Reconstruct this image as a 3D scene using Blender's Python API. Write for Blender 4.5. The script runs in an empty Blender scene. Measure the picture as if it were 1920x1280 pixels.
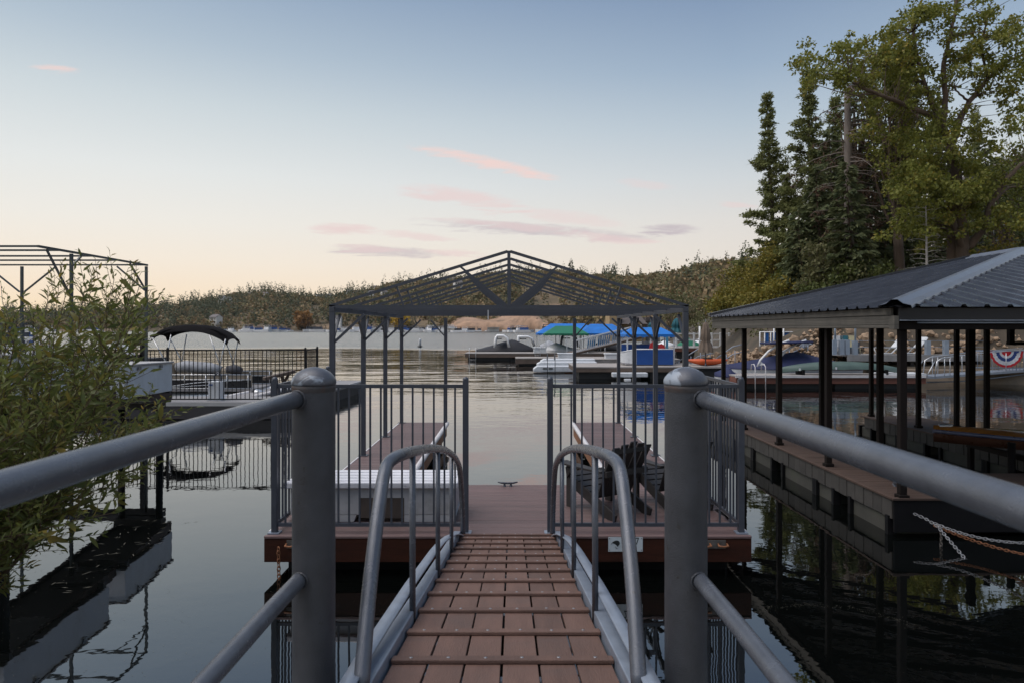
import bpy, math, random
import numpy as np
from mathutils import Vector, Matrix

R = random.Random(11)
NR = np.random.default_rng(5)
sc = bpy.context.scene
COL = sc.collection
rad = math.radians

# ------------------------------------------------------------------ camera
CZ, F = 2.67, 1280.0           # eye height above the water; focal length in photo pixels
cam_d = bpy.data.cameras.new('camera')
cam = bpy.data.objects.new('camera', cam_d)
COL.objects.link(cam)
cam.location = (0, 0, CZ)
cam.rotation_euler = (rad(90), 0, 0)
cam_d.sensor_width, cam_d.lens = 36.0, 24.0
cam_d.shift_y = -0.0125
cam_d.clip_start, cam_d.clip_end = 0.05, 6000
cam_d.dof.use_dof = True
cam_d.dof.focus_distance = 9.0
cam_d.dof.aperture_fstop = 5.6
sc.camera = cam

def at(px, py, Y):
    """the point of the place that lies at depth Y on the photo's pixel (px, py)"""
    return Vector(((px - 960) * Y / F, Y, CZ - (py - 616) * Y / F))

def lin(c):
    return tuple((x / 255 / 12.92) if x / 255 <= .04045 else ((x / 255 + .055) / 1.055) ** 2.4 for x in c)

# ------------------------------------------------------------------ world: dusk sky
world = bpy.data.worlds.new('World')
sc.world = world
world.use_nodes = True
wt = world.node_tree
wt.nodes.clear()

class NT:
    """short hand for node trees"""
    def __init__(s, t): s.t = t
    def n(s, typ, **kw):
        nd = s.t.nodes.new(typ)
        for k, v in kw.items(): setattr(nd, k, v)
        return nd
    def put(s, sock, v):
        if isinstance(v, bpy.types.NodeSocket): s.t.links.new(v, sock)
        elif v is not None: sock.default_value = v
    def math(s, op, a, b=None, c=None, clamp=False):
        nd = s.n('ShaderNodeMath', operation=op, use_clamp=clamp)
        for i, v in enumerate((a, b, c)):
            if v is not None: s.put(nd.inputs[i], v)
        return nd.outputs[0]
    def vmath(s, op, a, b=None):
        nd = s.n('ShaderNodeVectorMath', operation=op)
        s.put(nd.inputs[0], a)
        if b is not None: s.put(nd.inputs[1], b)
        return nd.outputs['Value'] if op in ('DOT_PRODUCT', 'LENGTH') else nd.outputs[0]
    def mix(s, f, a, b, blend='MIX'):
        nd = s.n('ShaderNodeMix', data_type='RGBA', blend_type=blend)
        s.put(nd.inputs[0], f)
        s.put(nd.inputs[6], a if isinstance(a, bpy.types.NodeSocket) else (*a, 1))
        s.put(nd.inputs[7], b if isinstance(b, bpy.types.NodeSocket) else (*b, 1))
        return nd.outputs[2]
    def noise(s, vec, scale, detail=3, rough=.5, dist=0, dims='3D'):
        nd = s.n('ShaderNodeTexNoise', noise_dimensions=dims)
        s.put(nd.inputs['Vector'], vec)
        s.put(nd.inputs['Scale'], scale); s.put(nd.inputs['Detail'], detail)
        s.put(nd.inputs['Roughness'], rough); s.put(nd.inputs['Distortion'], dist)
        return nd.outputs['Fac']
    def ramp(s, fac, stops, interp='LINEAR'):
        nd = s.n('ShaderNodeValToRGB')
        nd.color_ramp.interpolation = interp
        els = nd.color_ramp.elements
        while len(els) < len(stops): els.new(.5)
        for e, (p, c) in zip(els, stops):
            e.position = p
            e.color = (*c, 1) if len(c) == 3 else c
        s.put(nd.inputs[0], fac)
        return nd.outputs[0]
    def mapr(s, v, a, b, c=0, d=1, smooth=False):
        nd = s.n('ShaderNodeMapRange', clamp=True)
        if smooth: nd.interpolation_type = 'SMOOTHSTEP'
        for i, x in enumerate((v, a, b, c, d)): s.put(nd.inputs[i], x)
        return nd.outputs[0]

SUN_AZ, SUN_EL = rad(-72), rad(2.0)      # the sun has just gone down behind the hills on the left
w = NT(wt)
dirv = w.n('ShaderNodeTexCoord').outputs['Generated']
sep = w.n('ShaderNodeSeparateXYZ'); w.put(sep.inputs[0], dirv)
dx, dy, dz = sep.outputs
S = lambda *c: lin(c)
base = w.ramp(dz, [(0.0, S(246, 227, 203)), (.045, S(244, 229, 210)), (.10, S(235, 227, 218)), (.15, S(228, 225, 221)),
                   (.205, S(212, 218, 222)), (.275, S(187, 202, 215)), (.345, S(159, 180, 203)),
                   (.44, S(128, 151, 183)), (.62, S(117, 142, 177)), (1.0, S(108, 134, 172))])
warm = w.ramp(dz, [(0.0, S(255, 228, 184)), (.045, S(255, 234, 208)), (.09, S(252, 240, 224)), (.14, S(245, 241, 233)), (.205, S(234, 237, 236)),
                   (.29, S(211, 221, 226)), (.36, S(184, 200, 214)), (.44, S(156, 177, 201)), (.62, S(122, 148, 181)), (1.0, S(108, 134, 172))])
glow = w.vmath('DOT_PRODUCT', dirv, (math.sin(rad(-40)), math.cos(rad(-40)), 0.0))
sky = w.mix(w.mapr(glow, .50, .97, 0, 1), base, warm)
nish = w.n('ShaderNodeTexSky', sky_type='NISHITA', sun_disc=False, sun_elevation=SUN_EL, sun_rotation=SUN_AZ,
           altitude=1500, air_density=1.0, dust_density=1.0, ozone_density=1.0)
nis = w.mix(1.0, nish.outputs[0], (.1, .1, .1), 'MULTIPLY')
sky = w.mix(.05, sky, nis)
# thin clouds, each an uneven streak at its own bearing (u, v are tangents of bearing and height)
front = w.math('GREATER_THAN', dy, .2)
u0 = w.math('DIVIDE', dx, w.math('MAXIMUM', dy, .2))
v0 = w.math('DIVIDE', dz, w.math('MAXIMUM', dy, .2))
uv = w.n('ShaderNodeCombineXYZ'); w.put(uv.inputs[0], u0); w.put(uv.inputs[1], v0)
def stretched(sx, sy, ang=-.1):
    mp = w.n('ShaderNodeMapping'); w.put(mp.inputs['Vector'], uv.outputs[0])
    mp.inputs['Rotation'].default_value = (0, 0, ang); mp.inputs['Scale'].default_value = (sx, sy, 1)
    return mp.outputs[0]
n1 = w.noise(stretched(8, 60, .13), 1.0, 6, .68, .5)
n2 = w.noise(stretched(36, 190, .16), 1.0, 5, .65, .6)
nn = w.math('ADD', w.math('MULTIPLY', n1, .65), w.math('MULTIPLY', n2, .35))
wob = w.math('MULTIPLY', w.math('SUBTRACT', n1, .5), .022)
pinkc, peach, greyc = S(234, 210, 208), S(242, 214, 208), S(196, 185, 192)
CL = [(905, 304, 124, 15, 12.5, .9, peach), (868, 371, 110, 20, 9, .7, pinkc), (1005, 431, 190, 14, 4.5, .75, greyc), (960, 424, 150, 9, 5, .5, pinkc), (1070, 408, 90, 15, 8, .45, pinkc),
      (1255, 430, 52, 11, 0, .9, greyc), (650, 430, 66, 12, 2, .8, pinkc), (720, 470, 105, 11, 3, .65, greyc), (690, 466, 70, 8, 3, .6, pinkc), (850, 474, 60, 6, 4, .6, pinkc),
      (108, 130, 44, 9, 6, .75, peach), (775, 442, 80, 8, 5, .55, pinkc), (1210, 345, 50, 9, 6, .35, pinkc), (1388, 386, 36, 9, 8, .5, pinkc), (1140, 446, 110, 9, 5, .6, pinkc)]
for px, py, a, b, ang, op, c in CL:
    cu, cv, ca, sa = (px - 960) / F, (616 - py) / F, math.cos(rad(-ang)), math.sin(rad(-ang))
    a, b = a * 1.2, b * 1.0
    du = w.math('SUBTRACT', u0, cu)
    dv = w.math('SUBTRACT', w.math('ADD', v0, wob), cv)
    p = w.math('DIVIDE', w.math('ADD', w.math('MULTIPLY', du, ca), w.math('MULTIPLY', dv, sa)), a / F)
    q = w.math('DIVIDE', w.math('SUBTRACT', w.math('MULTIPLY', dv, ca), w.math('MULTIPLY', du, sa)), b / F)
    r2 = w.math('ADD', w.math('MULTIPLY', p, p), w.math('MULTIPLY', q, q))
    m = w.math('SUBTRACT', w.math('ADD', w.math('MULTIPLY', nn, 2.0), .0), w.math('ADD', w.math('MULTIPLY', r2, .55), .40))
    m = w.mapr(m, 0, .65, 0, op, True)
    sky = w.mix(w.math('MULTIPLY', m, front), sky, c)
bg = w.n('ShaderNodeBackground'); w.put(bg.inputs[0], sky); bg.inputs[1].default_value = 1.0
wo = w.n('ShaderNodeOutputWorld'); wt.links.new(bg.outputs[0], wo.inputs[0])

# ------------------------------------------------------------------ added fill: one wide lamp from high left to brighten the ground
fill_sun_d = bpy.data.lights.new('sun', 'SUN')
sun = bpy.data.objects.new('sun', fill_sun_d); COL.objects.link(sun)
fill_sun_d.energy, fill_sun_d.angle, fill_sun_d.color = 3.1, rad(60), (1.0, .93, .88)
sdir = Vector((-.42, -.08, .9)).normalized()
sun.rotation_euler = sdir.to_track_quat('Z', 'Y').to_euler()
sun.location = (-20, -5, 30)

sc.view_settings.view_transform = 'Standard'
sc.view_settings.look = 'None'
sc.view_settings.exposure = 0.0
sc.view_settings.gamma = 1.0
sc.view_settings.use_curve_mapping = False
sc.render.engine = 'CYCLES'
cy = sc.cycles
cy.use_denoising = True
try: cy.denoiser = 'OPENIMAGEDENOISE'
except Exception: pass
cy.max_bounces, cy.diffuse_bounces, cy.glossy_bounces, cy.transmission_bounces = 6, 3, 4, 3
cy.transparent_max_bounces = 6
cy.caustics_reflective = cy.caustics_refractive = False

# ------------------------------------------------------------------ helpers
def tag(o, label=None, cat=None, group=None, kind=None):
    if label: o['label'] = label
    if cat: o['category'] = cat
    if group: o['group'] = group
    if kind: o['kind'] = kind
    return o

def thing(name, label, cat, loc=(0, 0, 0), rz=0.0, group=None):
    o = bpy.data.objects.new(name, None); COL.objects.link(o)
    o.empty_display_size = .2
    o.location = loc; o.rotation_euler = (0, 0, rz)
    return tag(o, label, cat, group)

def world_of(q):
    basis = Matrix.LocRotScale(q.location, q.rotation_euler, q.scale)
    return basis if q.parent is None else world_of(q.parent) @ q.matrix_parent_inverse @ basis

def hold(o, parent):
    """parent o, whose mesh is written in world coordinates when its thing stands elsewhere than at the origin"""
    o.parent = parent
    m = world_of(parent)
    o.matrix_parent_inverse = m.inverted()

def link(name, me, parent=None, world=True):
    o = bpy.data.objects.new(name, me); COL.objects.link(o)
    if parent is not None:
        if world: hold(o, parent)
        else: o.parent = parent
    return o

def sub(name, parent, world=True):
    """an Empty that is a part and carries sub-parts"""
    o = bpy.data.objects.new(name, None); COL.objects.link(o); o.empty_display_size = .1
    if world: hold(o, parent)
    else: o.parent = parent
    return o

def dup(root, loc=None, rz=None, label=None, group=None, scale=None):
    def cp(o, par):
        c = o.copy(); COL.objects.link(c); c.parent = par
        for ch in o.children: cp(ch, c)
        return c
    r = cp(root, None)
    if loc is not None: r.location = loc
    if rz is not None: r.rotation_euler = (0, 0, rz)
    if scale is not None: r.scale = scale if hasattr(scale, '__len__') else (scale,) * 3
    if label: r['label'] = label
    if group: r['group'] = group
    return r

V = Vector
class MB:
    def __init__(s): s.v = []; s.f = []; s.sm = []
    def add(s, vs, fs, smooth=False):
        n = len(s.v)
        s.v += [tuple(p) for p in vs]
        s.f += [tuple(i + n for i in f) for f in fs]
        s.sm += [smooth] * len(fs)
        return s
    def box(s, c, d, rot=None):
        hx, hy, hz = d[0] / 2, d[1] / 2, d[2] / 2
        P = [V((x, y, z)) for x in (-hx, hx) for y in (-hy, hy) for z in (-hz, hz)]
        if rot is not None: P = [rot @ p for p in P]
        c = V(c)
        return s.add([p + c for p in P], [(0, 1, 3, 2), (4, 6, 7, 5), (0, 4, 5, 1), (2, 3, 7, 6), (0, 2, 6, 4), (1, 5, 7, 3)])
    def rng(s, x0, x1, y0, y1, z0, z1):
        return s.box(((x0 + x1) / 2, (y0 + y1) / 2, (z0 + z1) / 2), (abs(x1 - x0), abs(y1 - y0), abs(z1 - z0)))
    def bar(s, a, b, wd, ht=None, up=(0, 0, 1)):
        a, b = V(a), V(b); ht = ht or wd
        d = (b - a).normalized(); up = V(up)
        if abs(d.dot(up)) > .99: up = V((0, 1, 0))
        sd = d.cross(up).normalized(); u2 = sd.cross(d)
        P = [p + sd * (i * wd / 2) + u2 * (j * ht / 2) for p in (a, b) for i, j in ((-1, -1), (1, -1), (1, 1), (-1, 1))]
        return s.add(P, [(0, 1, 2, 3), (7, 6, 5, 4), (0, 4, 5, 1), (1, 5, 6, 2), (2, 6, 7, 3), (3, 7, 4, 0)])
    def tube(s, pts, r, n=8, cap=True, flat=None):
        pts = [V(p) for p in pts]; m = len(pts)
        rs = list(r) if hasattr(r, '__len__') else [r] * m
        vs = []; prev = None
        for i, p in enumerate(pts):
            t = (pts[min(i + 1, m - 1)] - pts[max(i - 1, 0)]).normalized()
            if prev is None:
                a = t.cross(V((0, 0, 1)))
                if a.length < .1: a = t.cross(V((0, 1, 0)))
            else: a = prev - t * prev.dot(t)
            a.normalize(); prev = a; b = t.cross(a)
            for k in range(n):
                th = 2 * math.pi * k / n
                vs.append(p + a * (rs[i] * math.cos(th)) + b * (rs[i] * math.sin(th) * (flat or 1)))
        fs = [(i * n + k, i * n + (k + 1) % n, (i + 1) * n + (k + 1) % n, (i + 1) * n + k) for i in range(m - 1) for k in range(n)]
        n0 = len(s.v)
        s.add(vs, fs, True)
        if cap:
            s.f += [tuple(n0 + k for k in reversed(range(n))), tuple(n0 + (m - 1) * n + k for k in range(n))]; s.sm += [False] * 2
        return s
    def lathe(s, prof, c, n=20):
        c = V(c); vs = [c + V((r * math.cos(2 * math.pi * k / n), r * math.sin(2 * math.pi * k / n), z)) for r, z in prof for k in range(n)]
        m = len(prof)
        return s.add(vs, [(i * n + k, i * n + (k + 1) % n, (i + 1) * n + (k + 1) % n, (i + 1) * n + k) for i in range(m - 1) for k in range(n)], True)
    def prism(s, poly, off):
        off = V(off); P = [V(p) for p in poly]; n = len(P)
        return s.add(P + [p + off for p in P], [tuple(reversed(range(n))), tuple(range(n, 2 * n))] + [(k, (k + 1) % n, (k + 1) % n + n, k + n) for k in range(n)])
    def grid(s, rows, smooth=True, closed=False):
        m, n = len(rows), len(rows[0])
        fs = [(i * n + k, i * n + (k + 1) % n, (i + 1) * n + (k + 1) % n, (i + 1) * n + k) for i in range(m - 1) for k in range(n if closed else n - 1)]
        return s.add([p for r in rows for p in r], fs, smooth)
    def mesh(s, name, m):
        me = bpy.data.meshes.new(name)
        me.from_pydata(s.v, [], s.f)
        if any(s.sm): me.polygons.foreach_set('use_smooth', s.sm)
        if m is not None: me.materials.append(m)
        me.update()
        return me
    def build(s, name, m, parent=None, bevel=0, world=True, loc=None):
        o = link(name, s.mesh(name, m), parent, world)
        if loc is not None: o.location = loc
        if bevel:
            b = o.modifiers.new('bevel', 'BEVEL'); b.width = bevel; b.segments = 2; b.limit_method = 'ANGLE'; b.angle_limit = rad(40)
        return o

def np_mesh(name, vs, fs, m, smooth=False):
    """a mesh from numpy arrays: vs (n,3), fs (k,4) or (k,3)"""
    me = bpy.data.meshes.new(name)
    k = fs.shape[1]
    me.vertices.add(len(vs)); me.vertices.foreach_set('co', np.ascontiguousarray(vs, dtype=np.float32).ravel())
    me.loops.add(fs.size); me.loops.foreach_set('vertex_index', np.ascontiguousarray(fs, dtype=np.int32).ravel())
    me.polygons.add(len(fs)); me.polygons.foreach_set('loop_start', np.arange(0, fs.size, k, dtype=np.int32))
    if smooth: me.polygons.foreach_set('use_smooth', np.ones(len(fs), dtype=bool))
    me.update(calc_edges=True); me.validate()
    if m is not None: me.materials.append(m)
    return me

def unit(a): return a / np.maximum(np.linalg.norm(a, axis=1, keepdims=True), 1e-9)

def leaves(c, d, ln, wd, droop=0.0):
    """rhombic leaves: c (n,3) bases, d (n,3) directions, ln / wd lengths and widths; returns verts and quads"""
    n = len(c); d = unit(d)
    s = unit(np.cross(d, unit(NR.normal(size=(n, 3)))))
    ln = np.broadcast_to(np.asarray(ln, dtype=float).reshape(-1, 1), (n, 1)); wd = np.broadcast_to(np.asarray(wd, dtype=float).reshape(-1, 1), (n, 1))
    mid = c + d * ln * .45
    tip = c + d * ln; tip[:, 2:3] -= droop * ln
    vs = np.stack([c, mid + s * wd / 2, tip, mid - s * wd / 2], axis=1).reshape(-1, 3)
    return vs, np.arange(4 * n).reshape(n, 4)

# ------------------------------------------------------------------ materials
MATS = {}
def mat(name, col, rough=.6, metal=0.0, var=.18, scale=5.0, bump=0.0, bscale=60.0, rnd=0.0, stretch=(1, 1, 1), wear=None, spec=.5, grime=None):
    if name in MATS: return MATS[name]
    m = bpy.data.materials.new(name); m.use_nodes = True
    t = NT(m.node_tree); bs = m.node_tree.nodes['Principled BSDF']
    oc = t.n('ShaderNodeTexCoord').outputs['Object']
    rn = t.n('ShaderNodeObjectInfo').outputs['Random']
    sh = t.vmath('ADD', oc, t.math('MULTIPLY', rn, 53.0))
    mp = t.n('ShaderNodeMapping'); t.put(mp.inputs['Vector'], sh); mp.inputs['Scale'].default_value = stretch
    p = mp.outputs[0]
    a = tuple(max(0, x * (1 - var)) for x in col); b = tuple(min(1, x * (1 + var)) for x in col)
    nz = t.noise(p, scale, 6, .62)
    c = t.mix(t.mapr(nz, .3, .7), a, b)
    if wear:
        wc, th, ws = wear
        wn = t.noise(sh, ws, 5, .6, .6)
        c = t.mix(t.mapr(wn, th, th + .05), c, wc)
    if grime:
        gc, th, gs, op = grime
        gn = t.noise(sh, gs, 4, .65, .3)
        c = t.mix(t.math('MULTIPLY', t.mapr(gn, th, th + .25), op), c, gc)
    if rnd:
        k = t.math('ADD', t.math('MULTIPLY', rn, 2 * rnd), 1 - rnd)
        cc = t.n('ShaderNodeCombineXYZ')
        for i in range(3): t.put(cc.inputs[i], k)
        c = t.mix(1.0, c, cc.outputs[0], 'MULTIPLY')
    t.put(bs.inputs['Base Color'], c)
    bs.inputs['Metallic'].default_value = metal
    bs.inputs['Specular IOR Level'].default_value = spec
    t.put(bs.inputs['Roughness'], t.mapr(nz, .25, .75, max(.02, rough - .08), min(1, rough + .08)))
    if bump:
        bn = t.n('ShaderNodeBump'); bn.inputs['Strength'].default_value = bump; bn.inputs['Distance'].default_value = .01
        t.put(bn.inputs['Height'], t.noise(p, bscale, 4, .6)); t.put(bs.inputs['Normal'], bn.outputs[0])
    MATS[name] = m
    return m

def leafmat(name, cols, trans=.3, rough=.6, ns=.45, wr=.62):
    """foliage whose leaves differ one by one"""
    m = bpy.data.materials.new(name); m.use_nodes = True
    t = NT(m.node_tree); bs = m.node_tree.nodes['Principled BSDF']; out = m.node_tree.nodes['Material Output']
    ri = t.n('ShaderNodeNewGeometry').outputs['Random Per Island']
    oc = t.n('ShaderNodeTexCoord').outputs['Object']
    rn = t.n('ShaderNodeObjectInfo').outputs['Random']
    f = t.math('ADD', t.math('MULTIPLY', ri, wr), t.math('MULTIPLY', t.mapr(t.noise(t.vmath('ADD', oc, t.math('MULTIPLY', rn, 31.0)), ns, 3), .28, .72), 1 - wr))
    f = t.math('FRACT', t.math('ADD', f, t.math('MULTIPLY', rn, .16)))
    c = t.ramp(f, [(i / (len(cols) - 1), q) for i, q in enumerate(cols)])
    t.put(bs.inputs['Base Color'], c); bs.inputs['Roughness'].default_value = rough; bs.inputs['Specular IOR Level'].default_value = .25
    tr = t.n('ShaderNodeBsdfTranslucent'); t.put(tr.inputs[0], c)
    mx = t.n('ShaderNodeMixShader'); mx.inputs[0].default_value = trans
    m.node_tree.links.new(bs.outputs[0], mx.inputs[1]); m.node_tree.links.new(tr.outputs[0], mx.inputs[2])
    m.node_tree.links.new(mx.outputs[0], out.inputs[0])
    MATS[name] = m
    return m

grey_paint = mat('grey_painted_steel', (.050, .053, .061), .42, 0, .22, 9, .35, 190, wear=((.028, .026, .025), .66, 26))
rail_paint = mat('grey_rail_paint', (.095, .105, .125), .24, .2, .16, 11, .22, 260, wear=((.085, .085, .09), .68, 22), grime=((.10, .10, .105), .52, 3.5, .6))
cap_paint = mat('worn_cap_paint', (.075, .08, .095), .42, 0, .25, 9, .15, 150, wear=((.27, .31, .36), .50, 7.5), grime=((.06, .035, .025), .6, 18, .6))
ring_paint = mat('stained_ring', (.05, .045, .045), .6, 0, .3, 20, .2, 90, grime=((.09, .035, .018), .5, 14, .8))
galv = mat('light_grey_channel', (.23, .27, .33), .42, .2, .14, 8, .08, 150)
tread = mat('brown_composite_board', (.134, .076, .057), .70, 0, .22, 9, .45, 150, .13, (1, .12, 1), grime=((.10, .07, .06), .52, 2.2, .55))
deckb = mat('mauve_brown_deck_board', (.132, .084, .079), .55, 0, .2, 7, .4, 120, .14, (.12, 1, 1), grime=((.10, .075, .07), .52, 1.7, .6))
redwood = mat('red_brown_stained_wood', (.040, .012, .006), .7, 0, .4, 4, .4, 60, 0, (.35, 1, 3), spec=.2, grime=((.015, .007, .005), .5, 2, .7))
orangewood = mat('orange_brown_wood', (.26, .105, .045), .6, 0, .3, 5, .25, 60, 0, (1, .35, 2))
black = mat('black_plastic', (.008, .008, .009), .6, 0, .2, 6, .1, spec=.12)
darkwood = mat('black_stained_wood', (.02, .018, .018), .55, 0, .3, 6, .2, 60)
charcoal = mat('charcoal_frame_paint', (.055, .062, .078), .42, .1, .14, 6, .06)
white = mat('white_paint', (.62, .64, .66), .5, 0, .08, 5, .1, 60, grime=((.38, .37, .36), .55, 4, .6))
offwhite = mat('weathered_white_plastic', (.44, .45, .46), .5, 0, .1, 5, .15, 90, grime=((.25, .25, .24), .52, 3.5, .7))
lidwhite = mat('white_plastic_lid', (.70, .70, .73), .4, 0, .06, 5, .1, 90)
bumper = mat('white_vinyl_bumper', (.62, .60, .60), .45, 0, .1, 5, .05)
rust = mat('rusty_iron', (.24, .10, .045), .7, .2, .4, 30, .4, 120)
steel = mat('galvanised_chain', (.26, .27, .285), .4, .7, .25, 20, .1)
screwm = mat('screw_metal', (.30, .30, .31), .4, .8, .1)
blackp = mat('black_railing_paint', (.010, .010, .011), .5, 0, .2, 6, spec=.25)
concrete = mat('grey_dock_concrete', (.23, .225, .205), .8, 0, .22, 4, .4, 40, .06)
# ================================================================== SETTING
# ---- water
def water_mat():
    m = bpy.data.materials.new('lake_water'); m.use_nodes = True
    t = NT(m.node_tree); bs = m.node_tree.nodes['Principled BSDF']
    pos = t.n('ShaderNodeNewGeometry').outputs['Position']
    sp = t.n('ShaderNodeSeparateXYZ'); t.put(sp.inputs[0], pos); Xp, Yp, _ = sp.outputs
    bs.inputs['Base Color'].default_value = (.002, .0026, .0024, 1)
    bs.inputs['IOR'].default_value = 2.6
    # wind reaches the open lake, the coves between the docks lie calm
    edge = t.math('ADD', Yp, t.math('MULTIPLY', t.math('SUBTRACT', t.noise(pos, .02, 3), .5), 60.0))
    far = t.mapr(edge, 84, 100, 0, 1, True)
    mid = t.mapr(Yp, 10, 26, 0, 1, True)
    mp = t.n('ShaderNodeMapping'); t.put(mp.inputs['Vector'], pos); mp.inputs['Scale'].default_value = (.75, 1.0, 1)
    w1 = t.noise(mp.outputs[0], 1.25, 4, .55, .3)
    w2 = t.noise(mp.outputs[0], 3.2, 3, .5, .2)
    w3 = t.noise(pos, .5, 2, .5)
    patch = t.mapr(t.noise(pos, .09, 3, .5), .35, .65, .45, 1.35)
    amp = t.math('ADD', .0035, t.math('MULTIPLY', mid, .013))
    amp = t.math('MULTIPLY', amp, patch)
    h = t.math('ADD', t.math('MULTIPLY', w1, .7), t.math('MULTIPLY', w2, .22))
    h = t.math('ADD', h, t.math('MULTIPLY', w3, .5))
    h = t.math('MULTIPLY', h, t.math('ADD', amp, t.math('MULTIPLY', far, .12)))
    # long low swell that draws the streaks of sky and hill between the docks
    ms = t.n('ShaderNodeMapping'); t.put(ms.inputs['Vector'], pos); ms.inputs['Scale'].default_value = (.10, .36, 1); ms.inputs['Rotation'].default_value = (0, 0, .12)
    sw = t.noise(ms.outputs[0], 1.0, 3, .55, .4)
    h = t.math('ADD', h, t.math('MULTIPLY', sw, t.math('MULTIPLY', t.mapr(Yp, 15, 42, .002, .085, True), patch)))
    bn = t.n('ShaderNodeBump'); bn.inputs['Strength'].default_value = 1; bn.inputs['Distance'].default_value = 1
    t.put(bn.inputs['Height'], h)
    # on the wind-roughened lake only the wave sides turned to the near shore are seen, the others hide behind them
    lean = t.n('ShaderNodeCombineXYZ'); t.put(lean.inputs[1], t.math('MULTIPLY', far, -.10))
    t.put(bs.inputs['Normal'], t.vmath('NORMALIZE', t.vmath('ADD', bn.outputs[0], lean.outputs[0])))
    t.put(bs.inputs['Roughness'], t.math('ADD', .012, t.math('MULTIPLY', far, .05)))
    return m
o = MB().add([(-1280, -40, 0), (1280, -40, 0), (1280, 1250, 0), (-1280, 1250, 0)], [(0, 1, 2, 3)]).build('water', water_mat())
tag(o, 'calm dark lake water reflecting the docks and the dusk sky', None, kind='structure')

# ---- far hills: a real ridge 600 m off on the left, drawing nearer to the right
SIL = [(-500, 600), (-200, 596), (0, 594), (120, 590), (230, 586), (300, 578), (360, 570), (430, 560), (500, 553), (560, 559), (620, 560), (680, 550), (740, 537), (800, 533), (860, 528),
       (930, 520), (1000, 516), (1060, 517), (1110, 524), (1170, 529), (1220, 529), (1262, 520), (1307, 511), (1349, 507), (1400, 505), (1500, 500), (1700, 505), (2000, 515), (2500, 530)]
SHO = [(-500, 640), (0, 620), (600, 590), (850, 540), (1000, 520), (1100, 470), (1250, 330), (1400, 240), (1600, 190), (2000, 170), (2500, 170)]
CR = [(-500, 300), (0, 300), (500, 330), (800, 360), (1000, 250), (1150, 240), (1300, 330), (1600, 300), (2500, 300)]
ix = lambda T, x: float(np.interp(x, [p[0] for p in T], [p[1] for p in T]))
def hill(px, t):
    """point of the hills at bearing px, t from the shore (0) over the crest (1) to the back (1.6)"""
    s, c = ix(SHO, px), ix(CR, px)
    d = s + c * t
    crest = CZ + (616 - ix(SIL, px)) * (s + c) / F - 4
    e = t if t <= 1 else 1 - (t - 1) * .5
    rise = crest * (1 - (1 - min(e, 1)) ** 1.55)
    bump = (math.sin(px * .021 + t * 5) + math.sin(px * .047 - t * 8 + 1)) * .018 * crest * math.sin(min(t, 1) * math.pi)
    x = (px - 960) / F * d
    return V((x, d, -.3 + rise + bump + (1.2 if t > .01 else 0)))
hm = bpy.data.materials.new('dry_hill_ground'); hm.use_nodes = True
t = NT(hm.node_tree); bs = hm.node_tree.nodes['Principled BSDF']
pos = t.n('ShaderNodeNewGeometry').outputs['Position']
c = t.mix(t.mapr(t.noise(pos, .03, 5, .6), .35, .65), (.075, .058, .032), (.16, .115, .065))
c = t.mix(t.mapr(t.noise(pos, .011, 4, .6), .55, .62), c, (.23, .155, .095))
t.put(bs.inputs['Base Color'], c); bs.inputs['Roughness'].default_value = .95
mb = MB()
ts = [0, .012, .04, .1, .2, .3, .4, .5, .6, .7, .8, .9, 1, 1.1, 1.3, 1.6]
mb.grid([[hill(px, tt) for px in range(-500, 2500, 20)] for tt in ts])
tag(mb.build('hills', hm), 'low wooded hills along the far shore of the lake', kind='structure')
# sandy bluff cut into the shore below the middle hill
bluff = mat('sandy_bluff_soil', (.34, .215, .14), .95, 0, .3, .12, .5, 1.0, grime=((.10, .08, .05), .5, .15, .8))
mb = MB()
rows = []
for j, (tt, zz) in enumerate(((-.004, .3), (0.0, 3.5), (.01, 7.5), (.03, 10.5), (.07, 14))):
    row = []
    for px in range(820, 1075, 5):
        k = math.sin(max(.001, (px - 820) / 255) * math.pi) ** .6
        d = ix(SHO, px) - 6 + ix(CR, px) * tt * 1.3 + 3 * math.sin(px * .09 + j)
        row.append(V(((px - 960) / F * d, d, max(.2, zz * k * (1 + .25 * math.sin(px * .05 + j * .7))))))
    rows.append(row)
mb.grid(rows)
tag(mb.build('shore_bluff', bluff), 'bare tan sandy bluff at the water on the far shore', kind='structure')

# far woods: conifers and oaks of two builds, one mass on the hills
fir_far = leafmat('far_conifer_needles', [(.034, .046, .028), (.062, .078, .044), (.095, .108, .060), (.046, .064, .038)], .1, .8, .10, .35)
oak_far = leafmat('far_oak_foliage', [(.135, .11, .052), (.24, .175, .088), (.17, .145, .062), (.31, .21, .115), (.12, .13, .052), (.20, .15, .085), (.09, .10, .05)], .15, .8, .085, .30)
def conifer_np(n, h, w):
    """n quads of a pointed conifer of unit base at origin"""
    z = NR.random(n) ** 1.15
    r = w * (1 - z) * (.35 + .65 * NR.random(n)) * (.75 + .5 * np.sin(z * 23) ** 2)
    a = NR.random(n) * 2 * np.pi
    c = np.stack([r * np.cos(a) * .5, r * np.sin(a) * .5, (.06 + z * .90) * h], 1)
    d = np.stack([np.cos(a), np.sin(a), NR.normal(-.15, .25, n)], 1)
    ln = .30 * w * (1.15 - z) + .05 * h * .6
    return leaves(c, d, ln, ln * .75)
def crown_np(n, rx, rz, zc):
    d = unit(NR.normal(size=(n, 3))); rr = NR.random((n, 1)) ** .35
    lump = 1 + .25 * np.sin(d[:, :1] * 5 + 1) * np.sin(d[:, 1:2] * 6)
    c = d * rr * lump * np.array([[rx, rx, rz]]) + np.array([[0, 0, zc]])
    return leaves(c, NR.normal(size=(n, 3)) + d * .6, rx * .55, rx * .42)
fv, ff, ov, of = [], [], [], []
nf = no = 0
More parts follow.
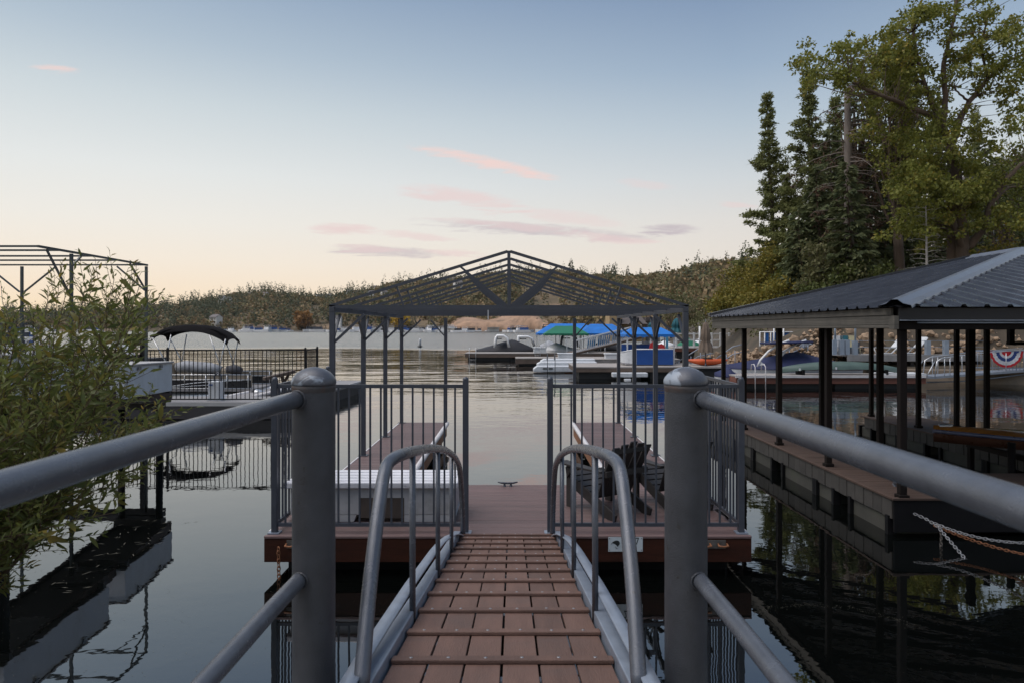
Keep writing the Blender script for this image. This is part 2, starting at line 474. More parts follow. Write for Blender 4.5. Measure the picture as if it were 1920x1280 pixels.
from mathutils import noise as mnoise
for k in range(9000):
    px = NR.uniform(-420, 1480)
    tt = NR.random() ** .8 * 1.02
    p = hill(px, max(tt, .015))
    gap = mnoise.noise(V((p.x * .012, p.y * .012, 3.0)))
    if gap > .22 and NR.random() < .8: continue
    if 840 < px < 1060 and tt < .085 and NR.random() < .72: continue
    pc = (.66 if px < 700 else (.36 if px < 1000 else .16)) + .5 * mnoise.noise(V((p.x * .02, p.y * .02, 9.0)))
    if NR.random() < pc:
        h = NR.choice([6, 8, 10, 13, 17, 21]) * NR.uniform(.85, 1.15); vs, fs = conifer_np(44, h, h * .36); fv.append(vs + np.array(p)); ff.append(fs + nf); nf += len(vs)
    else:
        r = NR.uniform(2.0, 6.0); vs, fs = crown_np(44, r, r * .8, r * .8); ov.append(vs + np.array(p)); of.append(fs + no); no += len(vs)
tag(link('distant_conifer_woods', np_mesh('distant_conifer_woods', np.concatenate(fv), np.concatenate(ff), fir_far)), 'dark conifer woods covering the far hills', 'woods', kind='stuff')
tag(link('distant_oak_woods', np_mesh('distant_oak_woods', np.concatenate(ov), np.concatenate(of), oak_far)), 'brown and olive oak woods covering the far hills', 'woods', kind='stuff')
# conifers one can tell apart on the skyline
bark = mat('grey_brown_bark', (.115, .085, .065), .9, 0, .35, 3, .6, 14, 0, (1, 1, .3))
cm = [np_mesh('conifer_crown', *conifer_np(240, 1.0, w_), fir_far) for w_ in (.30, .36, .42)]
tm = MB().cyl if False else MB().tube([(0, 0, 0), (0, 0, .8)], [.018, .006], 6).mesh('conifer_trunk', bark)
SKY_T = [(1071, 483, 'tallest dark conifer on the far ridge right of the canopy peak'), (1132, 497, 'dark conifer on the far ridge, first of the row of four'), (1150, 493, 'dark conifer on the far ridge, second of the row of four'),
         (1177, 497, 'dark conifer on the far ridge, third of the row of four'), (1201, 502, 'dark conifer on the far ridge, last of the row of four')]
for i in range(46):
    px = 20 + i * 20 + R.uniform(-8, 8)
    px += R.uniform(-14, 14)
    SKY_T.append((px, ix(SIL, px) - R.choice((2, 4, 6, 9, 13, 17)) * R.uniform(.8, 1.2), 'small dark conifer standing on the skyline of the far hill'))
for px, py, lab in SKY_T:
    p = hill(px, .97); d = p.y
    h = max(6.0, CZ + (616 - py) * d / F - p.z)
    T = thing('ridge_conifer', lab, 'tree', p, group='conifers on the far skyline')
    T.rotation_euler = (0, 0, R.uniform(0, 6)); T.scale = (h, h, h)
    link('crown', R.choice(cm), T, False); link('trunk', tm, T, False)
# yellow autumn tree at the far shore and a few orange ones
yel = leafmat('autumn_yellow_foliage', [(.42, .26, .02), (.55, .36, .03), (.36, .24, .03)], .3)
ora = leafmat('autumn_orange_foliage', [(.20, .10, .025), (.28, .14, .04), (.16, .09, .03)], .25)
for px, py, s_, m_, lab in ((752, 604, 6.5, yel, 'bright yellow autumn tree on the far shore behind the canopy'), (568, 602, 7.5, ora, 'rounded orange autumn tree on the far shore')):
    d = ix(SHO, px) + 8; T = thing('shore_tree', lab, 'tree', ((px - 960) / F * d, d, 1.2))
    link('crown', np_mesh('crown', *crown_np(260, s_, s_ * .9, s_ * 1.2), m_), T, False)
    MB().tube([(0, 0, -1), (0, 0, s_ * 1.1)], [.4, .15], 6).build('trunk', bark, T, world=False)

# ---- far houses among the trees
hw = mat('pale_house_siding', (.78, .76, .72), .8, 0, .08, .3, 0, 1, .28)
hr = mat('grey_house_roof', (.11, .10, .10), .85, 0, .2, .3, 0, 1, .3)
hg = mat('dark_window_glass', (.03, .035, .04), .15, 0, .2)
h0 = None
def house_mesh():
    wl = MB().rng(-4, 4, -3, 3, -7, 4.6).add([(-4, -3, 4.6), (-4, 3, 4.6), (-4, 0, 6.6), (4, -3, 4.6), (4, 3, 4.6), (4, 0, 6.6)], [(0, 1, 2), (3, 5, 4)]).mesh('wall', hw)
    rf = MB()
    for s_ in (-1, 1):
        rf.add([(-4.4, s_ * 3.5, 4.35), (4.4, s_ * 3.5, 4.35), (4.4, 0, 6.75), (-4.4, 0, 6.75), (-4.4, s_ * 3.5, 4.6), (4.4, s_ * 3.5, 4.6), (4.4, 0, 7.0), (-4.4, 0, 7.0)],
               [(0, 1, 2, 3), (4, 5, 6, 7), (0, 1, 5, 4), (0, 3, 7, 4), (1, 2, 6, 5)])
    return wl, rf.mesh('roof', hr), MB().box((0, 0, 0), (1.3, .15, 1.5)).mesh('window', hg)
HM = house_mesh()
HOUSES = [(416, 600, .06, 1.0, 'white three storey house low in the far trees'), (478, 545, .9, .8, None), (425, 572, .6, .8, None), (437, 570, .62, .7, None), (505, 572, .6, .6, None), (530, 556, .8, .6, None),
          (604, 557, .85, .9, None), (622, 557, .85, 1.0, 'white gabled house high on the far hill left of the canopy'), (662, 560, .8, 1.0, None), (673, 556, .84, .8, None), (706, 548, .88, .8, None), (738, 540, .9, .8, None), (745, 548, .85, .7, None),
          (760, 535, .93, .8, None), (815, 540, .9, .8, None), (830, 530, .95, .9, None), (800, 552, .8, .7, None), (700, 566, .6, .7, None), (775, 560, .7, .8, None), (850, 548, .85, .8, None), (860, 572, .5, .9, None), (640, 605, .04, .7, None),
          (880, 540, .9, .8, None), (905, 532, .93, .8, None), (460, 553, .8, .7, None), (724, 572, .5, .7, None)]
for px, py, tt, s_, lab in HOUSES:
    p = hill(px, tt); z = p.z + (R.uniform(.5, 1.5) if tt > .78 else R.uniform(3.0, 5.0))
    T = thing('hillside_house', lab or 'small pale house half hidden by trees on the far hill', 'house', (p.x, p.y - 12, z), R.uniform(-.7, .7), group='houses on the far hill')
    T.scale = (s_ * 1.1,) * 3
    link('wall', HM[0], T, False); link('roof', HM[1], T, False)
    for wx in (-2.4, 0, 2.4):
        for wz in (.8, 3.2):
            o = link('window', HM[2], T, False); o.location = (wx, -3.02, wz)

# ---- far marina boats
bwh = mat('boat_gelcoat_white', (.74, .74, .74), .25, 0, .05, 2, 0, 1, .2)
bdk = mat('boat_cover_dark', (.04, .045, .06), .7, 0, .2, 2, 0, 1, .4)
bbl = mat('boat_cover_blue', (.03, .09, .28), .7, 0, .2, 2, 0, 1, .3)
FAR_B = []
for cov in (bwh, bdk, bbl):
    hl = MB().prism([(-3, -1.1, 0), (2, -1.1, 0), (3.3, 0, .1), (2, 1.1, 0), (-3, 1.1, 0)], (0, 0, .9)).mesh('hull', bwh)
    cb = MB().prism([(-1.8, -.8, .9), (1.2, -.8, .9), (1.2, .8, .9), (-1.8, .8, .9)], (0, 0, .9)).rng(-1.6, 1.0, -1, 1, 2.3, 2.4)
    for a in (-1.4, .8):
        for b in (-.9, .9): cb.bar((a, b, 1.8), (a, b, 2.3), .08)
    FAR_B.append((hl, cb.mesh('cabin', cov)))
for i in range(86):
    if i < 30: px = R.uniform(286, 640) if i < 24 else R.uniform(0, 280)
    else: px = R.uniform(640, 1050)
    d = ix(SHO, px) - R.uniform(8, 34)
    hl, cb = R.choice(FAR_B)
    T = thing('far_boat', 'small white boat moored along the far shore', 'boat', ((px - 960) / F * d, d, -.15), R.choice((0, math.pi, 1.57, .4, 2.6)), group='boats moored along the far shore')
    T.scale = (R.uniform(1.4, 2.4),) * 3
    link('hull', hl, T, False); link('cabin', cb, T, False)
# pale docks under those boats
dk = mat('pale_far_dock', (.42, .40, .37), .8, 0, .2, .4)
for i, (x0, x1) in enumerate(((430, 520), (540, 640), (655, 760), (775, 880), (890, 1010))):
    d = ix(SHO, (x0 + x1) / 2) - 20
    tag(MB().rng((x0 - 960) / F * d, (x1 - 960) / F * d, d, d + 2.5, -.3, .55).build('far_dock', dk),
        ('short pale dock', 'longer pale dock', 'pale dock left of the bluff', 'pale dock below the bluff', 'pale dock behind the black covered boat')[i] + ' lined with boats on the far shore', 'dock', 'docks along the far shore')
# two sail-less masts, marina sheds
for i, (px, py, w_, h_) in enumerate(((925, 612, 9, 3.2), (848, 612, 8, 2.4), (985, 614, 7, 2.5))):
    d = 505; x = (px - 960) / F * d
    T = thing('marina_shed', ('open sided shed with flat roof at the far marina', 'low pale shed at the far marina, farthest from the bluff end', 'small shed at the far marina near the blue canopy')[i], 'shed', (x, d, 0))
    MB().rng(x - w_ / 2, x + w_ / 2, d, d + 5, h_, h_ + .4).build('roof', dk, T)
    MB().rng(x - w_ / 2 + .6, x + w_ / 2 - .6, d + 2, d + 4, -.2, h_).build('wall', hw, T)
    for k in (-1, 1): MB().rng(x + k * (w_ / 2 - .3) - .12, x + k * (w_ / 2 - .3) + .12, d + .1, d + .35, -.2, h_).build('post', dk, T)
T = thing('buoy', 'white pillar buoy standing in the open lake', 'buoy', at(787.5, 650, 100))
b = at(787.5, 650, 100)
MB().lathe([(.0, -.2), (.18, -.2), (.18, 1.0), (.14, 1.15), (0, 1.2)], b, 12).build('pillar', white, T)
MB().lathe([(.0, -.1), (.34, -.1), (.34, .12), (.0, .14)], b, 12).build('float_collar', black, T)

# ---- thin evening haze over the lake
hz = bpy.data.materials.new('evening_haze'); hz.use_nodes = True
hz.node_tree.nodes.remove(hz.node_tree.nodes['Principled BSDF'])
pv = hz.node_tree.nodes.new('ShaderNodeVolumePrincipled'); pv.inputs['Color'].default_value = (1, .96, .90, 1); pv.inputs['Density'].default_value = .000045
hz.node_tree.links.new(pv.outputs[0], hz.node_tree.nodes['Material Output'].inputs['Volume'])
tag(MB().rng(-1320, 1320, -60, 1300, -9, 130).build('haze', hz), 'thin pale evening haze over the lake', kind='stuff')

# ---- near shore: bank under the camera and the slope on the right
soil = mat('brown_bank_soil', (.075, .058, .040), .95, 0, .4, .7, .6, 4, grime=((.03, .035, .018), .5, .5, .8))
mb = MB()
mb.grid([[V((x, y, z)) for x, y, z in row] for row in (
    [(-40, 9.0, -.6), (-9, 4.5, -.6), (-4.0, 2.6, -.6), (-1.5, 2.2, -.6), (1.5, 2.2, -.6), (6, 2.2, -.6), (16, 3.5, -.6), (40, 6, -.6)],
    [(-40, 7.5, .5), (-9, 3.6, .5), (-4.0, 2.0, .4), (-1.5, 1.6, .35), (1.5, 1.6, .35), (6, 1.6, .4), (16, 2.6, .5), (40, 5, .5)],
    [(-40, 3.5, 1.4), (-9, 1.5, 1.4), (-4.0, .4, 1.0), (-1.5, 0, .9), (1.5, 0, .9), (6, .2, 1.0), (16, 1, 1.4), (40, 3, 1.4)],
    [(-40, -30, 5), (-9, -30, 5), (-4.0, -30, 4), (-1.5, -30, 4), (1.5, -30, 4), (6, -30, 4), (16, -30, 5), (40, -30, 5)])])
tag(mb.build('shore_bank', soil), 'brown earth bank of the near shore', kind='structure')
tag(MB().rng(-1.15, 1.05, -1.6, 2.86, .98, 1.10).build('landing', concrete), 'concrete landing at the head of the gangway', kind='structure')
# right hand slope: shoreline runs from (13, 34) away to the left behind the marina
SLP = [(60, 20), (34, 30), (25.5, 33), (19.5, 34.5), (15.5, 38), (14.5, 46), (16, 60), (20, 84), (26, 120), (40, 170), (62, 240), (90, 300)]
mb = MB()
rows = []
for off, z in ((0, -.5), (.25, .7), (2.5, 1.0), (4.5, 2.6), (9, 4.6), (20, 8), (50, 11), (110, 14)):
    row = []
    for i, (x, y) in enumerate(SLP):
        nx, ny = (.35, .94) if y < 37 else ((.8, .6) if y < 50 else (.97, .24))
        row.append(V((x + nx * off, y + ny * off, z + (.3 * math.sin(x + off) if off > 2 else 0))))
    rows.append(row)
mb.grid(rows)
tag(mb.build('shore_slope', soil), 'wooded brown slope rising from the shore on the right', kind='structure')
# ================================================================== FOREGROUND
# ---- landing railings: a thick bollard with two rails running back past the camera
def landing_rail(sx, px_c, lab):
    bx = (px_c - 960) * 2.76 / F
    T = thing('landing_railing', lab, 'railing', (bx, 2.76, 1.10), group='railings of the landing')
    MB().lathe([(.0845, 1.10), (.0845, 2.462)], (bx, 2.76, 0), 40).build('post', grey_paint, T)
    cp = MB().lathe([(.0, 2.446), (.0875, 2.446), (.0885, 2.452), (.0885, 2.462), (.083, 2.474), (.066, 2.494), (.042, 2.508), (.018, 2.515), (.0005, 2.517)], (bx, 2.76, 0), 40).build('cap', cap_paint, T)
    MB().lathe([(.0850, 2.418), (.0862, 2.432), (.0862, 2.446), (.0, 2.446)], (bx, 2.76, 0), 40).build('weld_ring', ring_paint, T)
    MB().lathe([(.085, 1.10), (.15, 1.10), (.15, 1.118), (.085, 1.118)], (bx, 2.76, 0), 28).build('base_plate', grey_paint, T)
    for z, off in ((2.392, .045), (1.680, .032)):
        x0 = bx + sx * off
        # the welded end is rounded, then the rail runs straight back, spreading a little
        pts = [(x0 - sx * .004, 2.775, z), (x0 + sx * .006, 2.70, z)] + [(x0 + sx * (.01 + .020 * (2.70 - y)), y, z) for y in (2.4, 1.7, 1.0, .3, -.5, -1.35)]
        MB().tube(pts, .0335 if z > 2 else .031, 20).build('rail', rail_paint, T)
        # weld bead round the end of the rail
        rr = .0345 if z > 2 else .032
        wp = [V((x0 + rr * math.cos(a_) , 2.76 - math.sqrt(max(.0004, .0845 ** 2 - (x0 + rr * math.cos(a_) - bx) ** 2)) - .001, z + rr * math.sin(a_))) for a_ in np.linspace(0, 2 * math.pi, 25)]
        MB().tube(wp, [.0045 + .0012 * math.sin(i * 2.7) for i in range(25)], 6, False).build('weld_bead', grey_paint, T)
    xb = bx + sx * (.05 + .020 * 4.05)
    MB().lathe([(.05, 1.10), (.05, 2.40), (.0, 2.43)], (xb, -1.35, 0), 20).build('post', grey_paint, T)
landing_rail(-1, 588.5, 'grey steel bollard and two rails on the left of the gangway head')
landing_rail(1, 1286, 'grey steel bollard and two rails on the right of the gangway head')

# ---- gangway down to the dock
AX = -.045
gz = lambda d: CZ - (.970 + .1687 * d)          # top of its boards at distance d
G = thing('gangway', 'sloping gangway of brown composite boards with grey curved handrails', 'gangway', (AX, 7.2, .45))
sl = math.atan(.1687); L = (7.26 - 2.5) / math.cos(sl)
rot = Matrix.Rotation(-sl, 3, 'X')
bw = .98 / 6
me = MB().box((0, 0, -.0125), (bw - .010, L, .025)).mesh('plank', tread)
for k in range(6):
    o = link('plank', me, G, False)
    o.matrix_parent_inverse = Matrix.Translation(G.location).inverted()
    o.location = (AX + (k - 2.5) * bw + R.uniform(-.0015, .0015), 4.88, gz(4.88) + R.uniform(-.001, .001)); o.rotation_euler = (-sl, 0, R.uniform(-.0006, .0006))
    b = o.modifiers.new('bevel', 'BEVEL'); b.width = .0035; b.segments = 2
cd = [2.58, 3.006, 3.458, 3.917, 4.356, 4.775, 5.17, 5.54, 5.91, 6.27, 6.60, 6.94, 7.2]
cme = MB().box((0, 0, .010), (.985, .068, .020)).mesh('cleat', tread)
sme = MB().lathe([(0, .0225), (.006, .0225), (.0085, .0212), (.009, .0195)], (0, 0, 0), 10).mesh('screw', screwm)
for d in cd:
    o = link('cleat', cme, G, False); o.matrix_parent_inverse = Matrix.Translation(G.location).inverted()
    o.location = (AX + R.uniform(-.004, .004), d + .03, gz(d + .03) + .0005); o.rotation_euler = (-sl, 0, R.uniform(-.004, .004))
    b = o.modifiers.new('bevel', 'BEVEL'); b.width = .005; b.segments = 2
    for k in range(6):
        s_ = link('screw', sme, o, False); s_.location = ((k - 2.5) * bw + R.uniform(-.006, .006), R.uniform(-.006, .006), 0)
# joists under the boards
for d in (2.9, 4.0, 5.2, 6.4):
    MB().box((AX, d, gz(d) - .075), (1.0, .06, .09), rot).build('joist', galv, G)
for s_ in (-1, 1):
    # stringer: channel beside the boards, curb: a flat bar that rides above it and drops to the dock
    MB().bar((AX + s_ * .535, 2.5, gz(2.5) - .03), (AX + s_ * .535, 7.22, gz(7.22) - .03), .075, .16).build('stringer', galv, G, .006)
    cpts = [(.570, 2.42, -1.315), (.565, 2.80, -1.345), (.557, 3.4, -1.418), (.552, 4.0, -1.495), (.549, 4.6, -1.59), (.545, 5.14, -1.672), (.538, 5.6, -1.75), (.520, 6.05, -1.84), (.505, 6.5, -1.955), (.497, 6.9, -2.075), (.49, 7.25, -2.205)]
    P = [V((AX + s_ * a, d, CZ + z)) for a, d, z in cpts]
    mb = MB()
    rws = []
    for p in P:
        rws.append([p + V((x, 0, z)) for x, z in ((-.031, -.006), (.031, -.006), (.033, 0), (.031, .006), (-.031, .006), (-.033, 0))])
    mb.grid(rws, True, True)
    mb.add(rws[0], [tuple(range(6))]); mb.add(rws[-1], [tuple(range(6))])
    mb.build('curb_bar', galv, G)
    # handrail: leans up from the side, bends at the shoulder, arches and drops to the dock
    hp = [(677, 1290, 2.60), (690, 1130, 2.80), (703, 1010, 3.0), (714, 925, 3.16), (720, 889, 3.25), (727, 869, 3.33), (741, 857, 3.42), (757, 850.5, 3.56), (775, 845.5, 3.85), (795, 841.2, 4.3), (814, 840, 4.8), (829, 842, 5.25),
          (841, 847, 5.65), (851, 855, 6.0), (858, 866, 6.35), (862, 880, 6.62), (865, 915, 6.95), (867, 960, 7.15), (868, 1001, 7.25)]
    ax_px = lambda d: 960 + AX * F / d
    pts = [at(px if s_ < 0 else 2 * ax_px(d) - px, py, d) for px, py, d in hp]
    # Catmull-Rom for a smooth tube
    def cr(P_, n=5):
        out = []
        for i in range(len(P_) - 1):
            a, b, c_, d_ = P_[max(i - 1, 0)], P_[i], P_[i + 1], P_[min(i + 2, len(P_) - 1)]
            for k in range(n):
                u = k / n
                out.append(.5 * ((2 * b) + (c_ - a) * u + (2 * a - 5 * b + 4 * c_ - d_) * u * u + (3 * b - a - 3 * c_ + d_) * u ** 3))
        return out + [P_[-1]]
    cpt = cr(pts)
    rs = [.0315 if p.y < 3.6 else .0315 - (min(p.y, 6.3) - 3.6) * .0016 for p in cpt]
    MB().tube(cpt, rs, 16).build('handrail', rail_paint, G)
    def rail_at(d):
        best = min(cpt[18:], key=lambda p: abs(p.y - d)); return best
    for pxb, d in ((773.5, 3.78), (821, 5.0), (846.5, 6.02)):
        top = rail_at(d)
        x = AX + s_ * .545
        xb = ((pxb if s_ < 0 else 2 * ax_px(d) - pxb) - 960) / F * d
        MB().tube([(xb, d, gz(d) - .08), (xb, d, top.z - .008)], .0175, 12).build('baluster', rail_paint, G)
    MB().box((AX + s_ * .49, 7.27, .462), (.12, .12, .014)).build('hinge_plate', galv, G)

# ---- the U shaped floating dock
DX0, DX1, DY, ZT = -2.645, 2.555, 7.38, .45
D = thing('boat_dock', 'u shaped floating dock with mauve brown boards and red brown front beam', 'dock', (AX, DY, 0))
pit = .1382
pm = MB().box((0, 0, -.0125), (DX1 - DX0, pit - .007, .025)).mesh('plank', deckb)
fm = MB().box((0, 0, -.0125), (1.065, pit - .007, .025)).mesh('plank', deckb)
npk = 17
inv = Matrix.Translation(D.location).inverted()
def board(me, x, y, z=ZT):
    o = link('plank', me, D, False); o.matrix_parent_inverse = inv
    o.location = (x + R.uniform(-.002, .002), y, z + R.uniform(-.0012, .0012)); o.rotation_euler = (R.uniform(-.004, .004), 0, R.uniform(-.0004, .0004))
    b = o.modifiers.new('bevel', 'BEVEL'); b.width = .004; b.segments = 1
for k in range(npk): board(pm, AX, DY + pit * (k + .5))
y0 = DY + npk * pit
nfk = 47
yend = y0 + nfk * pit
for k in range(nfk):
    for x in (DX0 + .5325, DX1 - .5325): board(fm, x, y0 + pit * (k + .5))
# frame
def rb(name, m, x0, x1, ya, yb, z0, z1, par=D, bev=.006): return MB().rng(x0, x1, ya, yb, z0, z1).build(name, m, par, bev)
fb = rb('front_beam', redwood, DX0 - .02, DX1 + .02, DY - .045, DY, .165, .418)
rb('edge_board', deckb, DX0 - .02, DX1 + .02, DY - .052, DY + .002, .419, .448)
for x in (DX0, DX1):
    s_ = -1 if x < 0 else 1
    rb('side_beam', redwood, x + s_ * .004 - .02, x + s_ * .004 + .02, DY + .002, yend, .17, .42)
    rb('edge_trim', bumper, x + s_ * .012 - .012, x + s_ * .012 + .012, DY + .1, yend, .425, .458, bev=.004)
    xi = x - s_ * 1.075
    rb('inner_beam', orangewood, xi - .02, xi + .02, y0, yend, .13, .40)
    MB().tube([(xi - s_ * .035, y0 + .1, .425), (xi - s_ * .035, yend - .05, .425), (xi - s_ * .02, yend + .06, .425)], .048, 10).build('vinyl_bumper', bumper, D)
    rb('end_beam', redwood, min(x, xi), max(x, xi), yend, yend + .04, .15, .42)
    for k in range(3):
        ya = y0 + .4 + k * 2.2
        rb('float', black, min(x, xi) + .08, max(x, xi) - .08, ya, ya + 1.6, -.45, .16, bev=.04)
rb('inner_beam', redwood, DX0 + 1.09, DX1 - 1.09, y0 - .005, y0 + .03, .15, .42)
for x0, x1 in ((DX0 + .15, -.75), (-.6, .55), (.7, DX1 - .15)): rb('float', black, x0, x1, DY + .2, y0 - .15, -.45, .16, bev=.04)
# hinge plates and rings on the front beam, chain
for xc in (2.165, -2.29):
    rb('hook_plate', mat('dull_zinc_plate', (.12, .11, .10), .6, .4, .3, 12), xc - .13, xc + .13, DY - .054, DY - .046, .315, .405, bev=.002)
    for k in (-.085, .095):
        mb = MB(); mb.tube([(xc + k - .045, DY - .05, .365), (xc + k - .05, DY - .09, .352), (xc + k, DY - .105, .347), (xc + k + .05, DY - .09, .352), (xc + k + .045, DY - .05, .365)], .011, 8)
        mb.build('hook_ring', rust, D)
# number sign: bird emblem and three figures
SG = sub('number_sign', D)
signm = mat('white_sign_plate', (.55, .60, .62), .5, 0, .06, 20, 0, 1, grime=((.35, .38, .38), .5, 9, .6))
ink = mat('black_sign_ink', (.008, .010, .010), .6)
sx0 = (1140.5 - 960) * 7.33 / F; sx1 = (1205 - 960) * 7.33 / F; szt = CZ - (1005.5 - 616) * 7.33 / F; szb = CZ - (1033 - 616) * 7.33 / F
MB().rng(sx0, sx1, DY - .053, DY - .047, szb, szt).build('plate', signm, SG)
ys = DY - .0545
def spt(u, v): return V((sx0 + (sx1 - sx0) * u, ys, szb + (szt - szb) * v))
bird = [(.095, .56), (.13, .66), (.19, .74), (.25, .765), (.30, .73), (.33, .64), (.335, .53), (.31, .44), (.285, .39), (.275, .30), (.262, .36), (.235, .43), (.19, .52), (.15, .56), (.12, .58), (.085, .50), (.07, .48)]
MB().prism([spt(*p) for p in bird], (0, .001, 0)).build('bird_emblem', ink, SG)
mb = MB()
mb.prism([spt(*p) for p in ((.18, .31), (.215, .345), (.235, .32), (.205, .30))], (0, .001, 0)).prism([spt(*p) for p in ((.19, .205), (.285, .22), (.28, .195), (.24, .185))], (0, .001, 0))
mb.prism([spt(*p) for p in ((.222, .30), (.232, .30), (.24, .2), (.228, .2))], (0, .001, 0))
mb.build('bird_foot', ink, SG)
for ch, u in (('2', .44), ('6', .615), ('7', .79)):
    cu = bpy.data.curves.new('figure', 'FONT'); cu.body = ch; cu.size = .105; cu.extrude = .0005
    tmp = bpy.data.objects.new('figure_curve', cu); COL.objects.link(tmp); bpy.context.view_layer.update()
    fme = bpy.data.meshes.new_from_object(tmp); bpy.data.objects.remove(tmp); fme.materials.clear(); fme.materials.append(ink)
    o = bpy.data.objects.new('figure', fme); COL.objects.link(o)
    o.location = spt(u, .50); o.rotation_euler = (rad(90), 0, 0); o.scale = (.72, 1, 1)
    hold(o, SG)
for u, v in ((.035, .9), (.035, .1), (.965, .9), (.965, .1)):
    MB().tube([spt(u, v) + V((0, .002, 0)), spt(u, v) + V((0, -.002, 0))], .006, 8).build('screw', screwm, SG)
# cleats
def dock_cleat(x, y, z, lab, sc_=1.0, rz=0.0, m=None):
    T = thing('mooring_cleat', lab, 'cleat', (x, y, z), rz, group='mooring cleats')
    for k in (-.045, .045): MB().lathe([(.024, 0), (.018, .01), (.014, .03), (.014, .05)], (k * sc_, 0, 0), 10).build('foot', m or charcoal, T, world=False)
    MB().tube([(-.14 * sc_, 0, .062), (-.08 * sc_, 0, .05), (0, 0, .046), (.08 * sc_, 0, .05), (.14 * sc_, 0, .062)], [.008, .014, .016, .014, .008], 10).build('horn', m or charcoal, T, world=False)
dock_cleat(-.06, 9.62, .452, 'dark horn cleat on the far edge of the dock between the fences')
dock_cleat(DX0 + .95, 12.2, .452, 'dark horn cleat on the inner edge of the left dock finger')
dock_cleat(DX1 - .95, 12.2, .452, 'dark horn cleat on the inner edge of the right dock finger')

# chains built link by link
def chain(name, pts, lk, m, lab, rw=.0055, group=None):
    P = [V(p) for p in pts]
    T = thing(name, lab, 'chain', P[0], group=group)
    seg = [(P[i], P[i + 1]) for i in range(len(P) - 1)]
    tot = sum((b - a).length for a, b in seg); n = max(2, int(tot / (lk * .74)))
    lm = bpy.data.meshes.get('chain_link_%s_%g' % (m.name, lk))
    if lm is None:
        mb = MB(); ring = []
        for k in range(13):
            th = 2 * math.pi * k / 12
            ring.append(V((math.cos(th) * lk * .31, 0, 0)) + V((0, 0, math.copysign(min(abs(math.sin(th)) * 1.35, 1), math.sin(th)) * lk * .5)))
        mb.tube(ring, rw, 6, False); lm = mb.mesh('chain_link_%s_%g' % (m.name, lk), m)
    inv_ = Matrix.Translation(P[0]).inverted()
    for i in range(n):
        s = tot * (i + .5) / n
        for a, b in seg:
            l_ = (b - a).length
            if s <= l_: break
            s -= l_
        d = (b - a).normalized()
        o = link('link', lm, T, False); o.matrix_parent_inverse = inv_
        q = d.to_track_quat('Z', 'Y'); o.rotation_mode = 'QUATERNION'
        o.rotation_quaternion = q @ Matrix.Rotation(rad(90) * (i % 2) + rad(R.uniform(25, 60)), 3, 'Z').to_quaternion()
        o.location = a + d * s
    return T
def sag(a, b, dz, n=9): return [V(a).lerp(V(b), k / n) - V((0, 0, dz * 4 * (k / n) * (1 - k / n))) for k in range(n + 1)]
chain('hanging_chain', [(-2.49, DY - .10, .34), (-2.49, DY - .09, .05), (-2.47, DY - .07, -.2)], .055, rust, 'rusty chain hanging from the front beam at the left dock corner')

# ---- picket fences on the dock
def fence(name, lab, segs, m, zb, zt, pitch, post=.062, rail=.038, pick=.019, group=None, postdz=.045, bars=None, botdz=.09, rtype=None):
    """segs: list of ((x, y), (x, y), post at start, post at end)"""
    T = thing(name, lab, 'fence', (*segs[0][0], zb), group=group)
    for (a, b, p0, p1) in segs:
        a, b = V((*a, 0)), V((*b, 0)); d = (b - a); L_ = d.length; u = d / L_
        for p, on_ in ((a, p0), (b, p1)):
            if on_:
                MB().rng(p.x - post / 2, p.x + post / 2, p.y - post / 2, p.y + post / 2, zb, zt + postdz).build('post', m, T, .004)
                MB().lathe([(post * .52, 0), (post * .55, .012), (post * .42, .03), (0, .042)], (p.x, p.y, zt + postdz), 12).build('post_cap', m, T)
                MB().rng(p.x - post, p.x + post, p.y - post * .9, p.y + post * .9, zb - .001, zb + .012).build('base_plate', galv if m is not blackp else m, T)
        for z in (zt - rail / 2, zb + botdz):
            MB().bar(a + u * post * .5 + V((0, 0, z)), b - u * post * .5 + V((0, 0, z)), rail * .8, rail).build('rail', m, T)
        n = max(1, round(L_ / pitch)); 
        bm_ = MB().rng(-pick / 2, pick / 2, -pick / 2, pick / 2, zb + botdz + rail / 2 - .001, zt - rail + .001).mesh('picket', m)
        for k in range(1, n):
            o = link('picket', bm_, T, False); o.matrix_parent_inverse = Matrix.Translation(T.location).inverted()
            p = a + d * (k / n); o.location = (p.x, p.y, 0); o.rotation_euler = (0, 0, math.atan2(u.y, u.x) + R.uniform(-.01, .01))
    return T
yf = DY + .06
fence('dock_fence', 'grey picket fence on the left corner of the dock in front of the white box', [((DX0 + .06, yf), (-.505, yf), True, True), ((DX0 + .06, yf + .03), (DX0 + .06, yf + 2.15), False, True)], charcoal, ZT, 2.065, .1135)
fence('dock_fence', 'grey picket fence on the right corner of the dock in front of the dark chairs', [((.415, yf), (DX1 - .06, yf), True, True), ((DX1 - .06, yf + .03), (DX1 - .06, yf + 2.15), False, True)], charcoal, ZT, 2.065, .1135)

